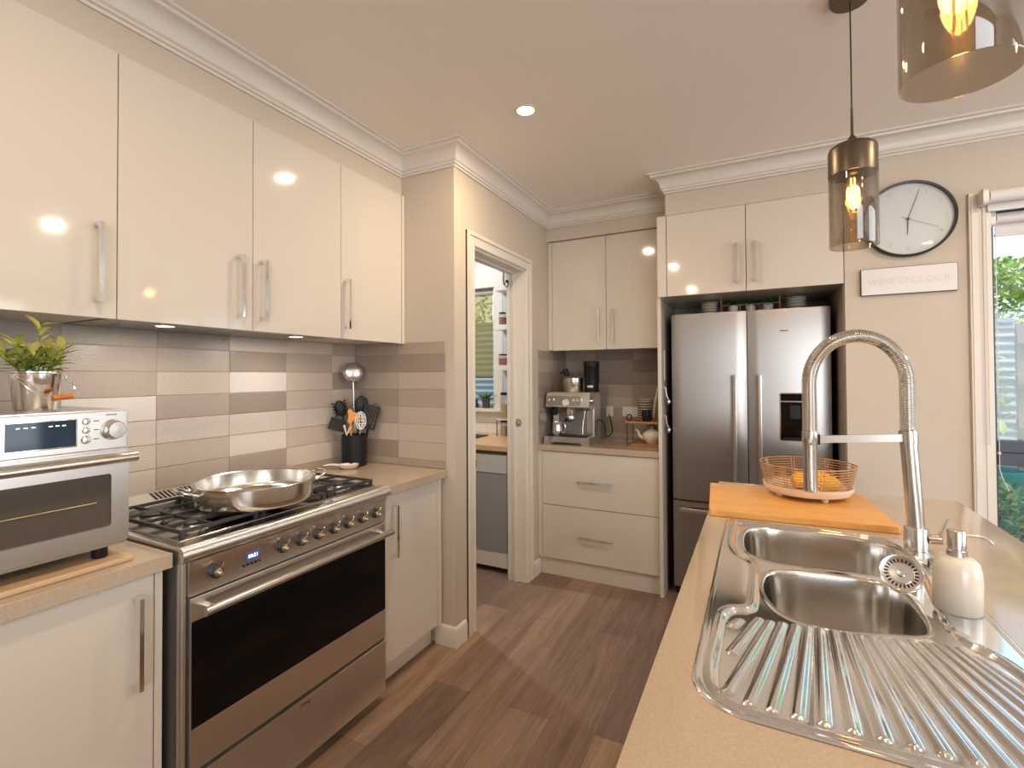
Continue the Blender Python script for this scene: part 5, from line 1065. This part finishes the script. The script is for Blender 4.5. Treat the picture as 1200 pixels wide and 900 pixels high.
def lemon(x, y, ang, label):
    z = kz_+0.0225; o = MB(); o.M = Matrix.Translation((x, y, z+0.031)) @ Matrix.Rotation(ang, 4, 'Z') @ Matrix.Rotation(R(90), 4, 'Y')
    o.lathe([(0, -0.047), (0.006, -0.045), (0.010, -0.040), (0.022, -0.031), (0.030, -0.012), (0.031, 0.004), (0.027, 0.022), (0.016, 0.036), (0.008, 0.041), (0.005, 0.045), (0, 0.047)], (0, 0, 0), 28, cap=False)
    return tag(o.build('lemon', lemon_skin), label, 'lemon', 'lemons in the wire basket')
lemon(kx_+0.068, ky_-0.022, R(15), 'yellow lemon on the right side of the copper wire basket'); lemon(kx_-0.022, ky_+0.010, R(70), 'yellow lemon near the middle of the copper wire basket'); lemon(kx_+0.050, ky_+0.062, R(-20), 'yellow lemon at the back of the copper wire basket')
# ================================================================ pendant lamps and downlights
def pendant(x, y, label):
    p = thing('pendant_lamp', label, 'lamp', (x, y, 1.80), 'smoked glass pendants over the island'); r_ = 0.0655
    b = MB(); b.lathe([(0.055, CEIL-0.0005), (0.055, CEIL-0.018), (0.050, CEIL-0.024), (0, CEIL-0.024)], (x, y, 0), 40, cap=False); b.build('ceiling_rose', bronze, p)
    MB().cyl((x, y, 2.20), (x, y, CEIL-0.022), 0.0022, n=8).build('cord', dark_metal, p)
    b = MB(); b.lathe([(0, 2.235), (0.0035, 2.235), (0.0042, 2.150), (0.010, 2.143), (0.021, 2.119), (0, 2.119)], (x, y, 0), 24, cap=False); b.build('stem', bronze, p)
    b = MB(); b.lathe([(0, 2.121), (0.030, 2.121), (0.052, 2.1185), (0.0625, 2.111), (r_+0.0003, 2.100), (r_+0.0003, 2.022), (r_-0.002, 2.022), (r_-0.002, 2.098), (0.050, 2.115), (0, 2.117)], (x, y, 0), 56, cap=False); b.build('cap', bronze, p)
    b = MB(); b.lathe([(r_-0.0022, 2.060), (r_, 2.021), (r_, 1.797), (r_-0.0008, 1.7955), (r_-0.0022, 1.797), (r_-0.0024, 2.060)], (x, y, 0), 64, cap=False); b.build('glass_shade', smoke_glass, p)
    b = MB(); b.lathe([(0.017, 2.117), (0.017, 2.035), (0.013, 2.028), (0, 2.028)], (x, y, 0), 24, cap=False); b.build('lamp_holder', dark_metal, p)
    b = MB(); b.lathe([(0.012, 2.030), (0.015, 2.015), (0.026, 1.985), (0.031, 1.960), (0.028, 1.935), (0.015, 1.912), (0.004, 1.906), (0, 1.905)], (x, y, 0), 32, cap=False); bu = b.build('bulb', bulb_glass, p)
    for k in range(4):
        a = PI*k/2+0.5; MB().tube([(x+0.006*math.cos(a), y+0.006*math.sin(a), 2.012), (x+0.010*math.cos(a+0.4), y+0.010*math.sin(a+0.4), 1.945)], 0.0016, 6).build('filament', filament, bu)
    light('pendant_light', 'POINT', (0, 0, 1.975-1.80), PEND_W, (1, 0.62, 0.28), size=0.022, parent=p)
pendant(2.020, 1.901, 'smoked glass pendant lamp in front of the wall clock'); pendant(1.994, 0.880, 'smoked glass pendant lamp hanging nearest the camera above the sink')
def downlight(x, y, label, w=1.0):
    d = thing('downlight', label, 'ceiling light', (x, y, CEIL), 'recessed ceiling downlights')
    b = MB(); b.lathe([(0.050, -0.0003), (0.050, -0.004), (0.040, -0.0065), (0.037, -0.003), (0.037, -0.0003)], (x, y, CEIL), 40); b.build('rim', white_plastic, d)
    MB().lathe([(0.0375, -0.0035), (0, -0.0036)], (x, y, CEIL), 32, cap=False).build('lens', lamp_disc, d)
    light('downlight_lamp', 'AREA', (0, 0, -0.009), DOWN_W*w, WARM, (0, 0, -1), 0.075, parent=d)
for x, y, w, lab in ((0.826, 2.035, 1.1, 'recessed round downlight in the ceiling near the pantry doorway'), (0.93, 0.46, 0.72, 'recessed downlight in the ceiling between stove and island'), (0.93, -1.2, 1.0, 'recessed downlight in the ceiling behind the stove bench end'), (3.19, 1.81, 1.5, 'recessed downlight in the ceiling beyond the island'),
                     (3.19, 0.2, 1.3, 'recessed downlight in the ceiling on the dining side'), (3.19, -1.6, 1.0, 'recessed downlight in the ceiling at the rear of the room')): downlight(x, y, lab, w)
light('pantry_fill', 'AREA', (-0.7, 2.95, CEIL-0.01), 20.0, (0.90, 0.95, 1.0), (0, 0, -1), 0.09)  # unseen fill light added to brighten the pantry, no fixture
# ================================================================ pantry beyond the doorway
pantry_bench = wood('pantry_bench', srgb(198, 156, 112), srgb(214, 178, 136), (8, 60, 60), 0.35)
tag(MB().box(-1.95, 0.215, 3.092, 3.745, 0.862, 0.898, 0.002).build('worktop', pantry_bench), 'pale tan pantry worktop above the dishwasher', 'worktop')
dw = thing('dishwasher', 'grey dishwasher under the pantry bench seen through the doorway', 'dishwasher', (-0.13, 3.4, 0))
MB().box(-0.42, 0.178, 3.13, 3.72, 0.10, 0.855, 0.002).build('body', dark_grey, dw)
MB().box(-0.42, 0.178, 3.105, 3.129, 0.150, 0.700, 0.003).build('door', mat('dishwasher_grey', (0.36, 0.36, 0.37), 0.3, 0.3), dw)
cp = MB().box(-0.42, 0.178, 3.103, 3.129, 0.704, 0.832, 0.003).build('control_panel', mat('dishwasher_panel', (0.58, 0.57, 0.57), 0.35, 0.1), dw)
sc = MB(); sc.box(-0.100, -0.064, 3.1022, 3.1035, 0.735, 0.790); sc.build('display', black_plastic, cp, 0)
b = MB()
for k in range(7): b.box(-0.050+k*0.016, -0.040+k*0.016, 3.1024, 3.1032, 0.768, 0.773)
b.box(-0.10, -0.07, 3.1024, 3.1032, 0.805, 0.809); b.build('panel_marking', ink_pale, cp, 0)
MB().box(-0.42, 0.178, 3.112, 3.13, 0.04, 0.148, 0.002).build('plinth', white_plastic, dw)
tag(MB().box(-1.95, -0.423, 3.108, 3.72, 0.0, 0.860, 0.002).build('base_cabinet', gloss_white), 'white pantry base cabinet left of the dishwasher', 'cabinet')
tag(MB().box(0.1815, 0.215, 3.108, 3.72, 0.0, 0.860, 0.001).build('filler_panel', trim_paint), 'white filler panel right of the dishwasher', 'panel')
# wall tiles under the pantry window
b = MB()
for r_ in range(2):
    for k in range(8): b.box(-1.95+0.27*k+0.001, -1.95+0.27*(k+1)-0.001, 3.743, 3.7495, 0.90+0.09*r_+0.001, 0.90+0.09*(r_+1)-0.001, 0.001)
struct(b, 'trim_3', white_ceramic)
# blind: translucent olive fabric
bf = bpy.data.materials.new('olive_blind'); bf.use_nodes = True; t_ = bf.node_tree; pr_ = t_.nodes['Principled BSDF']; pr_.inputs['Base Color'].default_value = (*srgb(204, 188, 146), 1); pr_.inputs['Roughness'].default_value = 0.9
tr_ = t_.nodes.new('ShaderNodeBsdfTransparent'); tr_.inputs[0].default_value = (0.84, 0.78, 0.56, 1); tl_ = t_.nodes.new('ShaderNodeBsdfTranslucent'); tl_.inputs[0].default_value = (*srgb(206, 190, 140), 1)
m1 = t_.nodes.new('ShaderNodeMixShader'); m1.inputs[0].default_value = 0.5; t_.links.new(pr_.outputs[0], m1.inputs[1]); t_.links.new(tl_.outputs[0], m1.inputs[2])
m2 = t_.nodes.new('ShaderNodeMixShader'); m2.inputs[0].default_value = 0.68; t_.links.new(m1.outputs[0], m2.inputs[1]); t_.links.new(tr_.outputs[0], m2.inputs[2]); t_.links.new(m2.outputs[0], t_.nodes['Material Output'].inputs[0])
ob = thing('roller_blind', 'olive see-through roller blind half down over the pantry window', 'blind', (-0.7, 3.77, 2.12))
MB().cyl((PX0+0.01, 3.775, 2.115), (PX1-0.005, 3.775, 2.115), 0.022, n=20).build('roll', mat('mauve_roll', (0.40, 0.34, 0.33), 0.7), ob)
MB().box(PX0+0.012, PX1-0.040, 3.788, 3.7888, 1.385, 2.115).build('fabric', bf, ob, 0)
MB().box(PX0+0.012, PX1-0.040, 3.783, 3.794, 1.374, 1.386, 0.002).build('bottom_bar', dark_grey, ob)
# narrow open shelves right of the window
sh = thing('wall_shelf', 'tall narrow white open shelf unit right of the pantry window', 'shelf', (0.02, 3.65, 0.9))
for z in (1.437, 1.768, 2.090): MB().box(-0.165, 0.214, 3.575, 3.728, z, z+0.042, 0.002).build('shelf', trim_paint, sh)
MB().box(-0.165, 0.214, 3.7285, 3.7425, 1.02, 2.40).build('back_panel', mat('shelf_back', (0.50, 0.53, 0.58), 0.6), sh)
MB().box(-0.165, 0.214, 3.59, 3.728, 1.030, 1.040, 0.001).build('shelf', trim_paint, sh)
for x in (-0.158, 0.207):
    b = MB(); b.cyl((x, 3.60, 0.8985), (x, 3.60, 1.03), 0.004, n=8); b.build('leg', dark_metal, sh)
paprika = mat('red_spice', srgb(176, 70, 40), 0.8); brownfill = mat('brown_spice', srgb(150, 104, 60), 0.8); pasta = mat('pale_pasta', srgb(206, 176, 130), 0.8)
def jar(x, y, z, r_, h_, fill, lab, lid=black_plastic):
    j = thing('storage_jar', lab, 'jar', (x, y, z), 'glass jars on the pantry shelves')
    MB().lathe([(0, 0), (r_-0.003, 0), (r_, 0.004), (r_, h_*0.80), (r_*0.86, h_*0.90), (r_*0.86, h_*0.94)], (x, y, z), 28, cap=False).build('glass', jar_glass, j)
    MB().lathe([(0, 0.002), (r_-0.004, 0.002), (r_-0.003, 0.005), (r_-0.003, h_*0.62), (0, h_*0.64)], (x, y, z), 24, cap=False).build('filling', fill, j)
    MB().lathe([(0, h_*0.90), (r_*0.93, h_*0.90), (r_*0.93, h_), (0, h_)], (x, y, z), 28, cap=False).build('lid', lid, j)
jar(-0.120, 3.64, 1.8105, 0.033, 0.105, brownfill, 'brown filled jar at the left of the upper pantry shelf'); jar(-0.040, 3.64, 1.8105, 0.033, 0.105, pasta, 'pale filled jar second on the upper pantry shelf')
jar(-0.112, 3.645, 1.4795, 0.046, 0.092, paprika, 'wide red filled jar on the middle pantry shelf'); jar(0.00, 3.645, 1.4795, 0.046, 0.092, brownfill, 'wide brown filled jar on the middle pantry shelf')
jar(-0.100, 3.65, 1.0405, 0.047, 0.215, pasta, 'tall jar of pasta on the low pantry shelf'); jar(0.02, 3.65, 1.0405, 0.047, 0.215, brownfill, 'tall brown filled jar on the low pantry shelf')
jar(-0.110, 3.64, 0.8985, 0.033, 0.125, pasta, 'short jar on the pantry worktop below the shelves', ); jar(-0.030, 3.62, 0.8985, 0.036, 0.120, paprika, 'short red jar on the pantry worktop below the shelves')
tag(MB().box(-0.62, -0.235, 3.40, 3.60, 0.8985, 0.906, 0.003).build('tray', black_plastic), 'black tray on the pantry worktop under the window', 'tray')
pp = thing('potted_plant', 'small green plant in a black pot on the pantry window sill', 'plant', (-0.335, 3.735, PZ0)); X, Y, Z_ = -0.335, 3.735, PZ0+0.0003
MB().lathe([(0, 0), (0.029, 0), (0.037, 0.080), (0.039, 0.082), (0.036, 0.084), (0.034, 0.078), (0, 0.076)], (X, Y, Z_), 28, cap=False).build('pot', dark_grey, pp)
f_ = MB(); rnd = random.Random(3)
for j in range(46):
    a = rnd.uniform(0, 2*PI); leaf(f_, (X+0.010*math.cos(a), Y+0.010*math.sin(a), Z_+0.075), (math.cos(a), math.sin(a)*0.6, rnd.uniform(0.3, 1.8)), rnd.uniform(0.06, 0.10), 0.013, 0.45)
f_.build('foliage', leaf_deep, pp, 0)
tag(MB().box(-0.54, -0.435, 3.735, 3.775, PZ0+0.0003, PZ0+0.075, 0.006).build('box', mat('navy_box', (0.02, 0.03, 0.06), 0.4)), 'small dark navy box on the pantry window sill', 'box')
# ================================================================ garden beyond the windows
struct(MB().box(-6, 12, 3.93, 14, -0.12, -0.02), 'ground', soil_ground, smooth=0)
def fence(name, label, x0, x1, y, z0, z1):
    b = MB(); nn = int((z1-z0)/0.007); pr_ = [(y+0.011*math.sin((z0+(z1-z0)*k/nn)*2*PI/0.068), z0+(z1-z0)*k/nn) for k in range(nn+1)]
    b.loft([[(x, p, q) for p, q in pr_]+[(x, p+0.004, q) for p, q in reversed(pr_)] for x in (x0, x1)]); f = thing(name, label, 'fence', ((x0+x1)/2, y, 0)); b.build('sheet', fence_metal, f, 60)
    b = MB(); b.box(x0, x1, y-0.02, y+0.025, z1-0.01, z1+0.02, 0.003); b.build('cap_rail', fence_metal, f); return f
fence('garden_fence', 'pale corrugated metal fence outside the window by the clock', 2.3, 3.53, 5.30, -0.02, 1.80)
fence('garden_fence', 'pale corrugated metal fence outside the pantry window', -4.0, 0.6, 5.10, -0.02, 2.0)
tf = thing('timber_trellis', 'weathered timber posts and rails beside the corrugated fence', 'trellis', (4.1, 5.35, 0))
for x in (3.548, 4.4, 5.2): MB().box(x, x+0.09, 5.32, 5.41, -0.03, 1.78, 0.004).build('post', old_timber, tf)
for z in (0.96, 1.30, 1.62): MB().box(3.535, 5.4, 5.27, 5.318, z, z+0.085, 0.004).build('rail', old_timber, tf)
def bush(name, label, cat, c, r_, n_, mat_, sz, seed, group=None, trunk=None):
    rnd = random.Random(seed); t_ = thing(name, label, cat, (c[0], c[1], trunk if trunk is not None else c[2]-r_[2]), group); f_ = MB()
    for k in range(n_):
        while True:
            v = Vector((rnd.uniform(-1, 1), rnd.uniform(-1, 1), rnd.uniform(-1, 1)))
            if 0.45 < v.length < 1: break
        p = Vector(c)+Vector((v.x*r_[0], v.y*r_[1], v.z*r_[2])); d = v.normalized()+Vector((rnd.uniform(-.8, .8), rnd.uniform(-.8, .8), rnd.uniform(-.6, .8)))
        leaf(f_, p, d, sz*rnd.uniform(0.7, 1.2), sz*0.5, 0.3)
    f_.build('foliage', mat_, t_, 0)
    z0 = trunk if trunk is not None else c[2]-r_[2]
    b = MB(); rr = 0.05 if trunk is not None else 0.015
    b.tube([(c[0], c[1], z0), (c[0]+0.02, c[1], (z0+c[2])/2), (c[0], c[1]+0.02, c[2])], [rr, rr*0.8, rr*0.4], 8)
    for k in range(5):
        a = 2*PI*k/5; b.tube([(c[0]+0.01, c[1], (z0+c[2])/2), (c[0]+r_[0]*0.6*math.cos(a), c[1]+r_[1]*0.6*math.sin(a), c[2]+r_[2]*0.3)], [rr*0.5, rr*0.15], 6)
    b.build('trunk', bark, t_)
bush('garden_shrub', 'glossy green shrub low outside the window by the clock', 'shrub', (3.16, 4.52, 0.31), (0.33, 0.25, 0.33), 1300, leaf_garden, 0.075, 1)
bush('garden_shrub', 'leafy green shrub right behind the front shrub outside', 'shrub', (3.88, 4.66, 0.26), (0.36, 0.27, 0.28), 1300, leaf_garden, 0.075, 2)
bush('climbing_plant', 'thin leafy climber against the corrugated fence', 'plant', (3.29, 5.225, 1.15), (0.15, 0.05, 0.55), 110, leaf_tree, 0.10, 3, trunk=-0.02)
bush('garden_tree', 'bright green tree rising behind the corrugated fence', 'tree', (3.75, 6.6, 1.88), (1.0, 0.75, 0.62), 7000, leaf_tree, 0.085, 4, 'trees behind the garden fence', -0.02)
bush('garden_tree', 'unseen tall tree added far right to block sky reflections', 'tree', (6.6, 7.4, 2.7), (1.7, 1.0, 1.9), 4200, leaf_tree, 0.17, 5, 'trees behind the garden fence', -0.02)  # out of view, made tall and wide to cut sky reflections in doors
bush('garden_tree', 'dark green tree left behind the corrugated fence by the clock window', 'tree', (1.6, 7.6, 2.1), (0.9, 0.8, 0.8), 1600, leaf_garden, 0.12, 6, 'trees behind the garden fence', -0.02)
bush('garden_tree', 'leafy tree outside the pantry window above the fence', 'tree', (-1.6, 6.3, 2.4), (1.6, 0.7, 0.95), 2600, leaf_tree, 0.12, 7, 'trees behind the garden fence', -0.02)
tpx, tpy = 3.290, 4.97
tp2 = thing('garden_pot', 'teal glazed plant pot against the corrugated fence', 'pot', (tpx, tpy, -0.02))
MB().lathe([(0, 0), (0.11, 0), (0.135, 0.20), (0.165, 0.62), (0.175, 0.64), (0.175, 0.70), (0.158, 0.70), (0.15, 0.62), (0, 0.61)], (tpx, tpy, -0.02), 36, cap=False).build('pot_body', teal_glaze, tp2)
